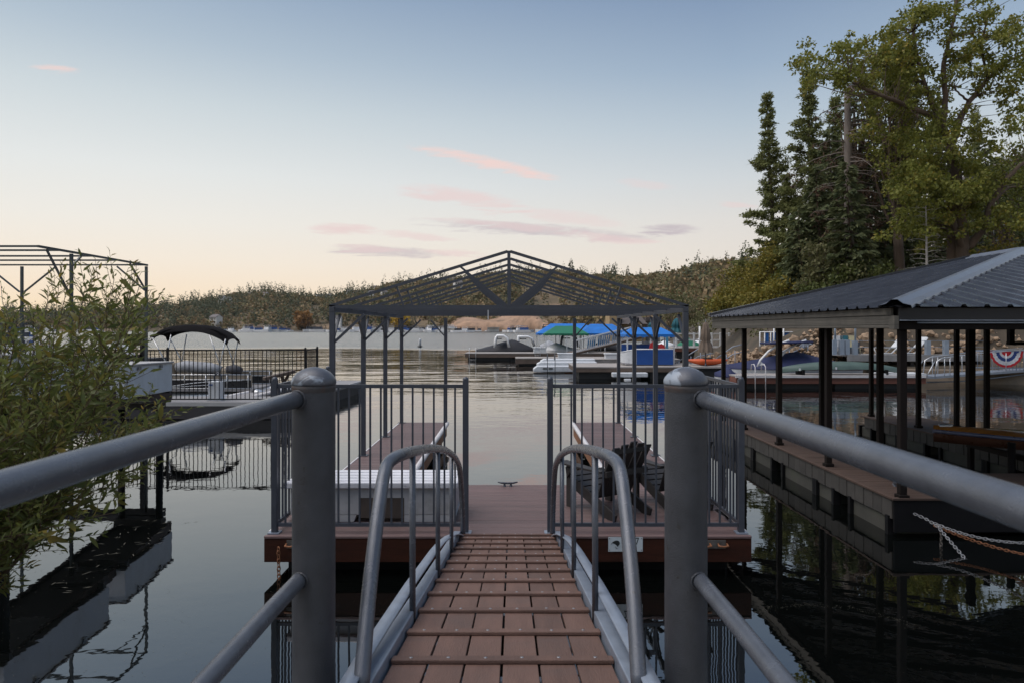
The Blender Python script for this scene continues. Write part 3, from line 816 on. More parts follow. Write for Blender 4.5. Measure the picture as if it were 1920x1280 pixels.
# ---- white dock box
B = thing('dock_box', 'long white plastic dock box with ribbed lid behind the left fence', 'dock box', (-1.62, 8.2, ZT))
bx0, bx1, by0, by1 = -2.60, -.62, 7.80, 8.52
MB().rng(bx0 + .05, bx1 - .03, by0 + .05, by1 - .04, .53, .845).build('body', offwhite, B, .012)
for a, b in ((bx0 + .07, bx0 + .78), (bx1 - .62, bx1 - .05)): MB().prism([(a, by0 + .05, .455), (b, by0 + .05, .455), (b + .03, by0 + .05, .53), (a - .0, by0 + .05, .53)], (0, .6, 0)).build('foot', offwhite, B)
MB().rng(bx0 + .84, bx1 - .62, by0 + .046, by0 + .054, .50, .73).build('recess_panel', mat('brown_cardboard_panel', (.075, .06, .05), .8, 0, .2, 4), B)
MB().rng(bx0, bx1, by0, by1, .845, .915).build('lid', lidwhite, B, .012)
for k in range(4): MB().rng(bx0 + .2, bx1 - .04, by0 + .08 + k * .155, by0 + .18 + k * .155, .9145, .925).build('lid_rib', lidwhite, B, .006)
for k in range(7): MB().lathe([(.009, 0), (0, .004)], (0, 0, 0), 8).build('rivet', screwm, B, world=False).location = (bx0 + .3 + k * .27 + 1.62, by0 - 8.2 - .001, .43)

# ---- adirondack chairs
def adirondack(lab, x, y, rz):
    """dark slatted garden chair facing local +y"""
    T = thing('adirondack_chair', lab, 'chair', (x, y, ZT), rz, group='adirondack chairs on the dock')
    m = darkwood
    b = lambda name, mb, bev=.004: mb.build(name, m, T, bev, world=False)
    for s in (-1, 1):
        b('side_rail', MB().bar((s * .27, .38, .33), (s * .27, -.50, .02), .03, .13))
        b('front_leg', MB().rng(s * .31 - .02, s * .31 + .02, .26, .38, 0, .52))
        b('arm', MB().prism([(s * .26, .46, .535), (s * .42, .46, .535), (s * .42, .1, .535), (s * .36, -.34, .535), (s * .29, -.34, .535)], (0, 0, .025)))
        b('arm_bracket', MB().prism([(s * .335, .36, .50), (s * .335, .22, .50), (s * .335, .33, .36)], (s * .025, 0, 0)))
    for k in range(5):
        y_ = .36 - k * .115; b('seat_slat', MB().box((0, y_, .395 - (.36 - y_) * .36 ), (.56, .10, .02), Matrix.Rotation(.34, 3, 'X')))
    for k in range(5):
        x_ = (k - 2) * .112; hh = .82 - abs(k - 2) * .035
        p0 = V((x_ * .92, -.14, .20)); p1 = V((x_ * 1.1, -.14 - hh * .46, .20 + hh * .86))
        b('back_slat', MB().bar(p0, p1, .103, .018, up=(0, 1, .5)))
    b('back_brace', MB().bar((-.32, -.385, .525), (.32, -.385, .525), .03, .07))
    b('back_brace', MB().bar((-.27, -.475, .80), (.27, -.475, .80), .03, .06))
    b('front_apron', MB().rng(-.28, .28, .375, .395, .22, .36))
    return T
adirondack('dark slatted adirondack chair nearest the dock opening, facing the lake', 1.16, 8.42, .55)
adirondack('dark slatted adirondack chair beside the right fence, half behind the bollard', 2.02, 8.72, .35)
# small coil of black hose by the right fence
mb = MB(); mb.tube([(2.43 + .07 * math.cos(k * .5) * (1 - k * .004), 7.9 + .10 * math.sin(k * .5), .47 + .10 * abs(math.sin(k * .25)) ) for k in range(40)], .008, 6)
tag(mb.build('hose', black), 'loose loop of black cord lying by the right dock fence', 'cord')

# ---- the canopy frame over the slip
C = thing('canopy_frame', 'bare dark steel frame of a gabled boat canopy over the dock', 'canopy frame', (AX, 9.9, ZT))
ZE, W = 2.985, 2.60
ypost = [9.9, 11.97, 14.04, 16.11]
PW = .075
for s in (-1, 1):
    for y in ypost:
        x = AX + s * (W - .04)
        MB().rng(x - PW / 2, x + PW / 2, y - PW / 2, y + PW / 2, ZT, ZE - .075).build('post', charcoal, C, .004)
        MB().rng(x - .08, x + .08, y - .08, y + .08, ZT, ZT + .012).build('base_plate', charcoal, C)
        MB().bar((x - s * .02, y, ZE - .52), (x - s * .46, y, ZE - .11), .035).build('knee_brace', charcoal, C)
        for q in (-1, 1):
            if (y == ypost[0] and q < 0) or (y == ypost[-1] and q > 0): continue
            MB().bar((x, y + q * .02, ZE - .50), (x, y + q * .42, ZE - .11), .035).build('knee_brace', charcoal, C)
    xi = AX + s * 1.52; y = 16.11
    MB().rng(xi - PW / 2, xi + PW / 2, y - PW / 2, y + PW / 2, ZT, ZE - .075).build('post', charcoal, C, .004)
    MB().bar((xi - s * -.02, y, ZE - .50), (xi + s * .36, y, ZE - .11), .03).build('knee_brace', charcoal, C)
    MB().rng(AX + s * (W - .04) - .038, AX + s * (W - .04) + .038, 9.86, 16.16, ZE - .075, ZE - .002).build('eave_beam', charcoal, C, .004)
ZA = ZE + .80
for k in range(7):
    y = 9.9 + k * 1.035
    Tn = sub('truss', C)
    for s in (-1, 1):
        e = V((AX + s * W, y, ZE + .01)); a = V((AX, y, ZA))
        MB().bar(e, a - V((s * -.02, 0, 0)), .040, .040).build('rafter', charcoal, Tn)
        m_ = e.lerp(a, 1 - .70 / W)
        MB().bar((AX + s * .03, y, ZE + .02), m_ - V((0, 0, .01)), .024, .030).build('web', charcoal, Tn)
        q = e.lerp(a, 1 - 1.63 / W)
        MB().bar((AX + s * 1.53, y, ZE + .02), q - V((0, 0, .01)), .022, .026).build('strut', charcoal, Tn)
    MB().rng(AX - W, AX + W, y - .02, y + .02, ZE - .022, ZE + .022).build('chord', charcoal, Tn)
    MB().rng(AX - .023, AX + .023, y - .02, y + .02, ZE + .025, ZA + .01).build('king_post', charcoal, Tn)
MB().bar((AX - .3, 9.86, ZE - .05), (AX - .3, 9.86, ZE - .19), .012).build('hanging_strap', white, C)
# ================================================================== LEFT NEIGHBOUR
# ---- grey dock behind a black fence
NX0, NX1, NY = -15.5, -6.05, 20.1
N = thing('neighbour_dock', 'long grey dock with black fence standing on it at the left', 'dock', (-10, NY, 0))
pale = mat('pale_grey_dock_edge', (.42, .41, .40), .7, 0, .15, 2)
gdeck = mat('grey_composite_deck', (.26, .25, .25), .6, 0, .12, 3, .1, 60, .1)
dfas = mat('dark_dock_fascia', (.035, .033, .035), .7, 0, .3, 2, .2)
MB().rng(NX0, NX1, NY, NY + 1.9, .36, .50).build('deck', gdeck, N)
MB().rng(NX0, NX1, NY - .03, NY, .40, .515).build('edge_board', pale, N)
MB().rng(NX0, NX1, NY - .02, NY + .05, .02, .40).build('fascia', dfas, N)
for k in range(5): MB().rng(NX0 + .3 + k * 1.85, NX0 + 1.7 + k * 1.85, NY + .12, NY + 1.7, -.4, .3).build('float', black, N, .04)
# finger walkway going out with white tubes along it, and the finger further right
def finger(lab, x0, y0_, x1, y1_, w, tubes=True):
    T = thing('finger_dock', lab, 'dock', (x0, y0_, 0), group='finger docks of the left neighbour')
    d = V((x1 - x0, y1_ - y0_, 0)); u = d.normalized(); n = V((u.y, -u.x, 0))
    MB().bar(V((x0, y0_, .43)), V((x1, y1_, .43)), w, .12).build('deck', gdeck, T)
    MB().bar(V((x0, y0_, .17)), V((x1, y1_, .17)), w - .06, .38).build('fascia', dfas, T)
    for s in (-1, 1):
        if tubes: MB().tube([V((x0, y0_, .47)) + n * s * (w / 2 + .03), V((x1, y1_, .47)) + n * s * (w / 2 + .03)], .075, 10).build('white_bumper', bumper, T)
        else: MB().bar(V((x0, y0_, .47)) + n * s * (w / 2 + .012), V((x1, y1_, .47)) + n * s * (w / 2 + .012), .03, .07).build('edge_trim', bumper, T)
    for k in range(3):
        p = V((x0, y0_, -.1)).lerp(V((x1, y1_, -.1)), .2 + .3 * k); MB().box(p, (w * .8, 1.3, .5)).build('float', black, T, .04)
finger('narrow finger dock with white tube bumpers beside the pontoon boat', -8.75, NY + 1.9, -8.4, 28.2, .75)
finger('finger dock with pale trim running out just left of the canopy frame', -7.15, NY + 1.9, -6.75, 28.8, .95, False)
fence('neighbour_fence', 'black picket fence along the neighbouring dock at the left', [((-15.3, NY + .12), (-10.2, NY + .12), True, False), ((-10.2, NY + .12), (-6.12, NY + .12), True, True), ((-6.12, NY + .15), (-6.12, NY + 1.35), False, True)],
      blackp, .50, 2.06, .126, .06, .034, .018, postdz=.02)
# power pedestal
pd = at(404, 742, 20.75); T = thing('power_pedestal', 'white power pedestal on the grey dock behind the black fence', 'pedestal', pd)
MB().rng(pd.x - .17, pd.x + .19, 20.62, 20.95, .50, 1.08).build('cabinet', white, T, .012)
MB().rng(pd.x - .21, pd.x + .23, 20.60, 20.97, .50, .55).build('plinth', white, T, .008)
MB().rng(pd.x - .13, pd.x - .03, 20.612, 20.619, .96, 1.0).build('label', bbl, T)
MB().tube([(pd.x + .15, 20.8, 1.08), (pd.x + .15, 20.8, 1.25), (pd.x + .05, 20.8, 1.33), (pd.x - .05, 20.8, 1.25), (pd.x - .05, 20.8, 1.08)], .03, 8).build('hose_loop', charcoal, T)
# plank bench by the fence end
bn = mat('brown_bench_plank', (.09, .065, .05), .7, 0, .3, 5)
T = thing('plank_seat', 'sloping brown plank on a bracket beyond the fence near the bollard', 'bench', at(527, 730, 22.6))
MB().bar(at(494, 709.5, 22.4), at(552, 695.5, 23.0), .3, .10).build('plank', bn, T, .01)
MB().bar(at(528, 704, 22.75), at(535, 728, 22.75), .08).build('bracket', bn, T); MB().bar(at(541, 702, 22.9), at(528, 724, 22.9), .08).build('bracket', bn, T)
MB().rng(-8.15, -7.5, 22.55, 22.95, .2, .42).build('base', bn, T)

# ---- pontoon boat with bimini
PB = thing('pontoon_boat', 'pontoon boat with a dark bimini top and beige seats behind the black fence', 'boat', at(365, 730, 24.5))
beige = mat('beige_vinyl_seat', (.30, .25, .19), .6, 0, .15, 3, .1)
gcov = mat('grey_rolled_cover', (.33, .34, .36), .8, 0, .2, 5, .3, 20)
navyb = mat('black_boat_panel', (.018, .019, .022), .3, 0, .2)
bim = mat('dark_bimini_canvas', (.010, .009, .010), .9, 0, .3, 4, .3, 60, spec=.08)
alu = mat('brushed_aluminium', (.55, .56, .57), .35, .8, .08)
px0, px1, pyn, pyf = -12.9, -8.95, 23.5, 25.7
MB().rng(px0, px1, pyn, pyf, .52, .60).build('deck', gdeck, PB)
for y in (pyn + .35, pyf - .35): MB().tube([(px0 + .2, y, .25), (px1 - .5, y, .25), (px1 + .1, y, .32), (px1 + .4, y, .42)], [.31, .31, .27, .05], 14).build('pontoon', alu, PB)
for y in (pyn + .06, pyf - .06):
    MB().rng(px0 + .1, px1 - .05, y - .015, y + .015, .60, .92).build('side_panel', navyb, PB)
    MB().rng(px0 + .1, px1 - .05, y - .012, y + .012, .92, 1.08).build('side_panel', beige, PB)
    for z in (.62, .92, 1.09): MB().tube([(px0 + .1, y - .02, z), (px1 - .05, y - .02, z)], .02, 6).build('rail', alu, PB)
    for k in range(6):
        x = px0 + .15 + k * (px1 - px0 - .3) / 5; MB().tube([(x, y - .02, .60), (x, y - .02, 1.09)], .018, 6).build('rail_post', alu, PB)
def rounded(name, m, x0, x1, y0_, y1_, z0, z1, r=.06): return MB().rng(x0, x1, y0_, y1_, z0, z1).build(name, m, PB, r)
rounded('seat', beige, -12.3, -11.2, pyn + .15, pyn + .75, .6, 1.05); rounded('seat', beige, -9.9, -9.2, pyn + .15, pyn + .75, .6, 1.05)
rounded('seat_back', beige, -12.25, -11.75, pyn + .2, pyn + .55, 1.0, 1.5, .1); rounded('seat_back', beige, -10.2, -9.75, pyn + .25, pyn + .5, 1.0, 1.32, .1)
MB().tube([(-11.7, pyn + .35, 1.32), (-11.4, pyn + .35, 1.36), (-10.5, pyn + .35, 1.30), (-10.15, pyn + .35, 1.22)], [.17, .2, .19, .14], 12).build('rolled_cover', gcov, PB)
MB().tube([(-9.95, pyn + .35, 1.24), (-9.7, pyn + .35, 1.26), (-9.45, pyn + .35, 1.2)], [.14, .17, .12], 10).build('rolled_cover', mat('dark_rolled_cover', (.06, .06, .07), .8), PB)
# swoosh stripes on the panel
mb = MB(); mb.tube([(-12.0, pyn + .03, .66), (-11.0, pyn + .03, .80), (-10.2, pyn + .03, .87), (-9.3, pyn + .03, .90)], .018, 6); mb.tube([(-12.0, pyn + .03, .64), (-10.8, pyn + .03, .72), (-10, pyn + .03, .76)], .014, 6)
mb.build('stripe', white, PB)
# canopy: an arched sheet with drooping ends, thin but real
def bimini(T, xs, zs, y0_, y1_, m, droop=.18, thick=.018):
    rows = []
    ny = 9
    for x, z in zip(xs, zs):
        rows.append([V((x, y0_ + (y1_ - y0_) * j / (ny - 1), z + .03 * math.sin(math.pi * j / (ny - 1)) - droop * abs(2 * j / (ny - 1) - 1) ** 6)) for j in range(ny)])
    mb = MB(); mb.grid(rows); mb.grid([[p - V((0, 0, thick)) for p in r] for r in rows])
    o = mb.build('canopy', m, T)
xs = np.linspace(-12.72, -10.02, 14)
zc = [2.42, 2.60, 2.69, 2.74, 2.77, 2.785, 2.79, 2.785, 2.77, 2.74, 2.68, 2.60, 2.50, 2.30]
bimini(PB, xs, [z - .01 for z in zc], pyn + .5, pyf - .5, bim, .20)
# dark end skirts that curve in under the front edge
for s, xa, xb in ((1, -12.72, -11.8), (-1, -10.02, -10.7)):
    top = [V((xa + (xb - xa) * k / 6, pyn + .49, 2.40 + .26 * math.sin(k / 6 * 1.57))) for k in range(7)]
    low = [V((p.x, p.y, p.z - (.10 - .1 * abs(k - 2) / 4))) for k, p in enumerate(top)]
    MB().grid([top, low]).grid([[p + V((0, .012, 0)) for p in top], [p + V((0, .012, 0)) for p in low]]).build('skirt', bim, PB)
for y in (pyn + .52, pyf - .52):
    for a, b in (((-12.65, 2.35), (-11.95, 1.05)), ((-12.0, 2.45), (-12.25, 1.05)), ((-10.65, 2.45), (-10.15, 1.05)), ((-10.08, 2.3), (-10.35, 1.08))):
        MB().tube([(a[0], y, a[1]), (b[0], y, b[1])], .022, 6).build('bow_strut', alu, PB)

# ---- white boxes on the side gangway
SGW = thing('side_gangway', 'dark sloping gangway on the left that carries two long white boxes', 'gangway', (-7, 12, 1.5))
MB().bar((-7.15, 4.4, 2.35), (-7.38, 13.75, 1.31), .92, .10).build('deck', dfas, SGW)
for s in (-1, 1): MB().bar((-7.15 + s * .49, 4.4, 2.33), (-7.38 + s * .49, 13.75, 1.29), .06, .17).build('stringer', mat('red_black_steel', (.035, .02, .02), .6, 0, .3), SGW)
for x, y, zt_ in ((-7.0, 13.55, 1.2), (-7.75, 13.55, 1.2), (-6.85, 9.2, 1.7), (-7.6, 9.2, 1.7)):
    MB().tube([(x, y, -1.2), (x, y, zt_)], .065, 10).build('pile', black, SGW)
MB().rng(-7.85, -6.92, 13.45, 13.65, 1.08, 1.2).build('crossbeam', dfas, SGW)
MB().rng(-12.8, -7.2, 13.78, 14.2, 1.08, 1.2).build('platform', dfas, SGW)
for x in (-12.6, -10.0): MB().tube([(x, 14.2, -1.2), (x, 14.2, 1.05)], .06, 10).build('pile', black, SGW)
boxw = mat('white_box_panel', (.60, .64, .68), .55, 0, .07, 3, .15, 40, grime=((.45, .46, .47), .5, 2.5, .5), stretch=(1, 1, .25))
lidg = mat('grey_box_lid', (.40, .39, .38), .6, 0, .1, 3, .1)
def long_box(lab, y0_, y1_, xa, xb, z0a, z0b, h, wd):
    T = thing('white_box', lab, 'box', (xa, (y0_ + y1_) / 2, z0a), group='white boxes on the side gangway')
    q = [(xa, y0_, z0a), (xb, y1_, z0b), (xb, y1_, z0b + h), (xa, y0_, z0a + h)]
    MB().prism(q, (-wd, -.05, 0)).build('body', boxw, T, .01)
    q = [(xa + .03, y0_ - .03, z0a + h + .002), (xb + .03, y1_ + .02, z0b + h + .002), (xb + .03, y1_ + .02, z0b + h + .035), (xa + .03, y0_ - .03, z0a + h + .035)]
    MB().prism(q, (-wd - .06, -.05, 0)).build('lid', lidg, T, .006)
    for k in (.25, .7):
        p = V(q[0]).lerp(V(q[1]), k); MB().box(p + V((.0, 0, -.05)), (.02, .09, .06)).build('latch', steel, T)
    for k in (.05, .95):
        p = V((xa, y0_, z0a)).lerp(V((xb, y1_, z0b)), k); MB().box(p + V((-wd / 2, 0, -.06)), (wd, .06, .12)).build('skid', dfas, T)
long_box('white box with grey lid on the side gangway, the end one clear of the shrub', 11.76, 13.8, -6.66, -6.87, 1.46, 1.42, .56, .85)
long_box('white box on the side gangway mostly hidden behind the willow shrub', 8.9, 11.35, -6.62, -6.70, 1.72, 1.60, .58, .9)

# ---- flat frame of the left shelter
LF = thing('open_shelter', 'bare grey steel shelter frame with flat top at the upper left', 'shelter', (-7.5, 14, 1.3))
fr = mat('dark_green_grey_steel', (.06, .075, .08), .45, .1, .15, 5)
zf = 3.97
for x, y, zb in ((-7.5, 14.0, .9), (-7.5, 11.62, 1.1), (-10.05, 14.0, .9), (-12.6, 14.0, .9), (-12.6, 10.85, .9)):
    MB().bar((x, y, -1.0), (x, y, zf - .03), .044).build('post', fr, LF)
MB().bar((-7.5, 10.8, zf), (-7.5, 14.04, zf), .036).build('edge_beam', fr, LF)
MB().bar((-12.65, 10.8, zf), (-12.65, 14.04, zf), .036).build('edge_beam', fr, LF)
for y in (10.82, 11.38, 12.28, 13.05, 14.0): MB().bar((-12.6, y, zf + .002), (-7.53, y, zf + .002), .03).build('purlin', fr, LF)
for a, b in (((-7.5, 11.58, 3.24), (-7.5, 11.0, zf - .03)), ((-7.5, 11.65, 3.74), (-7.5, 11.9, zf - .03)), ((-7.5, 13.98, 3.45), (-7.5, 13.4, zf - .03)), ((-7.53, 14, 3.45), (-8.1, 14, zf - .03)),
             ((-10.0, 14, 3.42), (-9.35, 14, zf - .03)), ((-10.1, 14, 3.42), (-10.75, 14, zf - .03)), ((-12.55, 14, 3.42), (-11.9, 14, zf - .03))):
    MB().bar(a, b, .028).build('knee_brace', fr, LF)
# black gate frame in front of a white tower boat
T = thing('gate_frame', 'black square gate frame beyond the white box', 'gate frame', at(235, 660, 15.5))
for a, b in (((180, 630.5), (271, 630.5)), ((268, 629), (268, 690)), ((268, 667), (205, 675))): MB().bar(at(*a, 15.5), at(*b, 15.5), .09).build('bar', blackp, T)
MB().bar(at(268, 676, 15.5), at(268, 616 + F * 3.0 / 15.5, 15.5), .09).build('post', blackp, T)
T = thing('tower_boat', 'white boat with a curved white tower half behind the willow shrub', 'boat', at(215, 690, 27))
def swoop(T, pts, w, m, name='tower_arch'):
    rows = [[p + V((0, -w / 2, -.03)), p + V((0, w / 2, -.03)), p + V((0, w / 2, .03)), p + V((0, -w / 2, .03))] for p in pts]
    MB().grid(rows, True, True).build(name, m, T)
swoop(T, [at(x, y, 27) for x, y in ((178, 645), (198, 637), (215, 640), (230, 648), (243, 660), (250, 668))], .5, bwh)
swoop(T, [at(x, y, 27.3) for x, y in ((180, 653), (200, 649), (220, 652), (238, 657))], .4, bwh)
for a, b in (((228, 652), (229, 690)), ((234, 655), (236, 690))): MB().bar(at(*a, 27), at(*b, 27), .1).build('tower_strut', charcoal, T)
MB().prism([(-18.5, 26.3, 0), (-15, 26.3, 0), (-13.9, 27.2, .1), (-15, 28.1, 0), (-18.5, 28.1, 0)], (0, 0, .8)).build('hull', bwh, T, .05)
# boats at the far left
for lab, px, py, Y, cov, s in (('dark canopied boat at the left picture edge beyond the willow shrub', 6, 628, 62, bdk, 1.35), ('boat under a navy cover left of the shelter post', 26, 627, 70, bbl, 1.2), ('white boat with a light blue cover behind the willow shrub', 40, 640, 48, bwh, .9), ('white boat furthest right behind the willow shrub', 72, 636, 55, bwh, .8)):
    p = at(px, py, Y); hl, cb = FAR_B[(bwh, bdk, bbl).index(cov)]
    T = thing('moored_boat', lab, 'boat', (p.x, p.y, -.1), .15, group='boats moored at the far left'); T.scale = (s,) * 3
    link('hull', hl, T, False); link('cabin', cb, T, False)
tag(MB().rng(-50, -26.5, 50, 52.5, -.3, .5).build('neighbour_far_dock', dfas), 'dark dock holding the boats at the far left', 'dock')

# ================================================================== WILLOW SHRUB
wl = leafmat('willow_leaf', [(.065, .085, .024), (.13, .155, .04), (.20, .215, .065), (.09, .115, .036), (.30, .22, .05), (.25, .28, .13)], .42, .42)
twig = mat('brown_willow_twig', (.075, .048, .028), .8, 0, .3, 12, .3)
SH = thing('willow_shrub', 'leafy willow shrub leaning in from the left bank', 'shrub', (-3.5, 3.3, .8))
tips = []
for px, py in ((112, 522), (128, 530), (172, 522), (160, 540), (214, 523), (208, 545), (250, 524), (262, 535), (238, 560), (62, 575), (90, 560), (30, 610), (10, 600), (255, 590), (262, 612), (200, 580), (235, 600), (150, 590), (268, 640), (245, 660),
               (262, 722), (240, 740), (228, 700), (266, 745), (200, 690), (210, 760), (318, 778), (300, 800), (338, 765), (290, 770), (270, 820), (250, 800), (296, 868), (270, 880), (230, 850), (246, 930), (215, 960), (262, 905), (190, 1000), (150, 985), (170, 940),
               (120, 1030), (95, 1010), (60, 1060), (30, 1040), (14, 1100), (40, 1085), (5, 1000), (80, 960), (130, 920), (60, 900), (20, 880)): tips.append((px, py, R.uniform(2.9, 4.2)))
for k in range(128):
    px = R.uniform(-140, 185); py = R.uniform(590, 1000) + (40 if px > 120 else 0)
    if px > 140 and (py > 790 or py < 600): continue
    tips.append((px, py, R.uniform(2.7, 4.6)))
mb = MB(); LP, LD, LL = [], [], []
root = V((-3.55, 3.3, .75))
for px, py, Y in tips:
    tip = at(px, py, Y); r0 = root + V((R.uniform(-.5, .3), R.uniform(-.6, .7), R.uniform(-.1, .1)))
    mid = r0.lerp(tip, .5) + V((R.uniform(-.15, .05), R.uniform(-.1, .1), R.uniform(.10, .42)))
    if py < 640: mid = V((r0.x + (tip.x - r0.x) * R.uniform(.8, .98), r0.y + (tip.y - r0.y) * .85, r0.z + (tip.z - r0.z) * R.uniform(.25, .5)))
    pts = [(r0 * (1 - u) ** 2 + mid * 2 * u * (1 - u) + tip * u * u) for u in np.linspace(0, 1, 14)]
    mb.tube(pts, [max(.0016, .012 * (1 - i / 13) ** 1.2) for i in range(14)], 5, False)
    ln_ = (tip - r0).length
    nl = int(32 + 12 * ln_)
    for j in range(nl):
        u = 1 - (j / nl) * .62
        i = min(int(u * 13), 12); f_ = u * 13 - i
        p = pts[i].lerp(pts[i + 1], f_); dv = (pts[i + 1] - pts[i]).normalized()
        th = j * 2.4 + R.uniform(-.4, .4)
        a = dv.cross(V((0, 0, 1))).normalized(); b = dv.cross(a)
        side = a * math.cos(th) + b * math.sin(th)
        if R.random() < .30:     # side twig that turns upward, with its own leaves
            td = (dv * .5 + side * .8 + V((0, 0, .75))).normalized(); tl = R.uniform(.07, .26)
            q = p + td * tl + V((R.uniform(-.03, .03), 0, 0)); qm = p.lerp(q, .5) + side * .02
            mb.tube([p, qm, q], [.0018, .0014, .0009], 3, False)
            ng = 3 + int(tl * 26)
            for g in range(ng):
                ug = (g + .6) / ng; aa = g * 2.4 + R.uniform(-.5, .5)
                LP.append(p.lerp(q, ug)); LD.append((td * R.uniform(.5, 1.0) + V((math.cos(aa), math.sin(aa), R.uniform(-.35, .35))) * R.uniform(.5, 1.0)).normalized()); LL.append(R.uniform(.03, .07) * (1.1 - .35 * ug))
        LP.append(p); LD.append((dv * R.uniform(.3, .9) + side * .8 + V((R.uniform(-.3, .3), R.uniform(-.3, .3), R.uniform(-.45, .5)))).normalized()); LL.append(R.choice((.03, .045, .055, .065, .08, .095)) * R.uniform(.85, 1.1))
o = mb.build('stem', twig, SH); tag(o, kind='stuff')
# lanceolate leaves, two halves folded on the midrib and curved
def lance(P, D_, Ls):
    P, D_, Ls = np.array(P), unit(np.array(D_)), np.array(Ls).reshape(-1, 1)
    n = len(P); s = unit(np.cross(D_, unit(NR.normal(size=(n, 3)) * [1, 1, .5]))); up = np.cross(s, D_); up *= np.sign(up[:, 2:3] + 1e-6)
    wv = Ls * NR.uniform(.085, .14, (n, 1))
    c1 = P + D_ * Ls * .3; c2 = P + D_ * Ls * .68 - up * Ls * .05; c3 = P + D_ * Ls * 1.0 - up * Ls * NR.uniform(.05, .25, (n, 1))
    f = up * wv * .35
    vs = np.stack([P, c1, c2, c3, c1 + s * wv + f, c2 + s * wv * .8 + f, c1 - s * wv + f, c2 - s * wv * .8 + f], 1)
    q = np.array([[0, 4, 1, 1], [1, 4, 5, 2], [2, 5, 3, 3], [0, 1, 6, 6], [1, 2, 7, 6], [2, 3, 7, 7]])
    tri = np.array([[0, 4, 1], [1, 4, 5], [1, 5, 2], [2, 5, 3], [0, 1, 6], [1, 2, 7], [1, 7, 6], [2, 3, 7]])
    fs = (np.arange(n) * 8)[:, None, None] + tri[None]
    return vs.reshape(-1, 3), fs.reshape(-1, 3)
LP, LD, LL = np.array([tuple(p) for p in LP]), np.array([tuple(p) for p in LD]), np.array(LL)
near = np.argsort(np.where((LP[:, 0] / LP[:, 1] > -.74) & (LP[:, 2] > .9), LP[:, 1] / np.maximum(LL, .06), 1e9))[:280]
maskn = np.zeros(len(LP), bool); maskn[near] = True
vs, fs = lance(LP[~maskn], LD[~maskn], LL[~maskn])
tag(link('foliage', np_mesh('foliage', vs, fs, wl), SH), kind='stuff')
lms = [np_mesh('willow_leaf', *lance(np.zeros((1, 3)), np.array([[0, 0, 1.0]]), np.ones((1, 1))), wl) for _ in range(6)]
invs = Matrix.Translation(SH.location).inverted()
for i in near:
    o = link('leaf', lms[int(i) % 6], SH, False); o.matrix_parent_inverse = invs
    o.location = LP[i]; o.scale = (float(LL[i]),) * 3
    o.rotation_mode = 'QUATERNION'; o.rotation_quaternion = V(LD[i]).to_track_quat('Z', 'Y') @ Matrix.Rotation(R.uniform(0, 6.28), 3, 'Z').to_quaternion()
# ================================================================== RIGHT SHELTER
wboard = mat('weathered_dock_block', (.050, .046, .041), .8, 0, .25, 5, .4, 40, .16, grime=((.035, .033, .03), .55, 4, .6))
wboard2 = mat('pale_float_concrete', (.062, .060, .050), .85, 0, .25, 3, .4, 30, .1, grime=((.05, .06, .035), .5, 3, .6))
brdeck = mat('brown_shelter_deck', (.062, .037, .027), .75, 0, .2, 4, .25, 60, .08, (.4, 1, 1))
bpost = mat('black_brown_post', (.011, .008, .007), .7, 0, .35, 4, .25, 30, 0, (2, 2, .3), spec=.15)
RX = 4.94
RD = thing('shelter_dock', 'brown dock with a face of upright blocks under the dark metal roof', 'dock', (RX, 8.8, 0))
zr = .48
# walkway (near), first finger (left) and second finger (right)
def boards(x0, x1, y0_, y1_, along='x', pitch=.14):
    mb = MB()
    n = int((y1_ - y0_) / pitch)
    for k in range(n): mb.rng(x0, x1, y0_ + k * pitch + .004, y0_ + (k + 1) * pitch - .003, zr - .03, zr + R.uniform(-.001, .001))
    return mb
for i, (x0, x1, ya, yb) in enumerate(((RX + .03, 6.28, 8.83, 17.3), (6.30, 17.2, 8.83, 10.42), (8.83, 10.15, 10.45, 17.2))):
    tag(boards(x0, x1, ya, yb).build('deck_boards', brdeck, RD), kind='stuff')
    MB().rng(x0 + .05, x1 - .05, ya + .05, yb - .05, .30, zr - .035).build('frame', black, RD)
def block_face(x, ya, yb, face, first=None):
    """blocks along y on the side of a finger: upper row of upright boards, lower concrete with dark openings"""
    bm1 = MB().rng(-.03, .03, -.112, .112, 0, .245).mesh('block', wboard)
    n = int((yb - ya) / .235)
    for k in range(n):
        o = link('block', bm1, RD, False); o.matrix_parent_inverse = Matrix.Translation(RD.location).inverted()
        o.location = (x + R.uniform(-.006, .006), ya + .1175 + k * .235, zr - .262 + R.uniform(-.006, .004)); o.rotation_euler = (R.uniform(-.012, .012), 0, R.uniform(-.02, .02))
        b = o.modifiers.new('bevel', 'BEVEL'); b.width = .006; b.segments = 1
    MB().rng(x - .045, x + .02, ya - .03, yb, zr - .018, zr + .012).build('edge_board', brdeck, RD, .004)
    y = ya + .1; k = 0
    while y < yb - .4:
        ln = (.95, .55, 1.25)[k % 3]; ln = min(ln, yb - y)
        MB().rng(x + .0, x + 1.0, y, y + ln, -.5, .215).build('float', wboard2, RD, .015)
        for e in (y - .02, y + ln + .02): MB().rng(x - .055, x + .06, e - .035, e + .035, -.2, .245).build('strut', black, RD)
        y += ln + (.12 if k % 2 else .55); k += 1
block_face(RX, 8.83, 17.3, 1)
block_face(8.81, 10.45, 17.2, 1)
MB().rng(RX - .02, 17.2, 8.785, 8.825, .05, .47).build('end_beam', black, RD, .01)
MB().rng(RX - .05, 17.2, 8.76, 8.83, .468, .497).build('edge_board', brdeck, RD, .004)
MB().rng(RX + .2, 16.9, 9.0, 10.2, -.5, .3).build('float', black, RD, .04)
for lab, x, y in (('dark cleat on the brown shelter dock near its front post', 5.35, 9.55),): dock_cleat(x, y, zr + .002, lab, 1, 1.2)

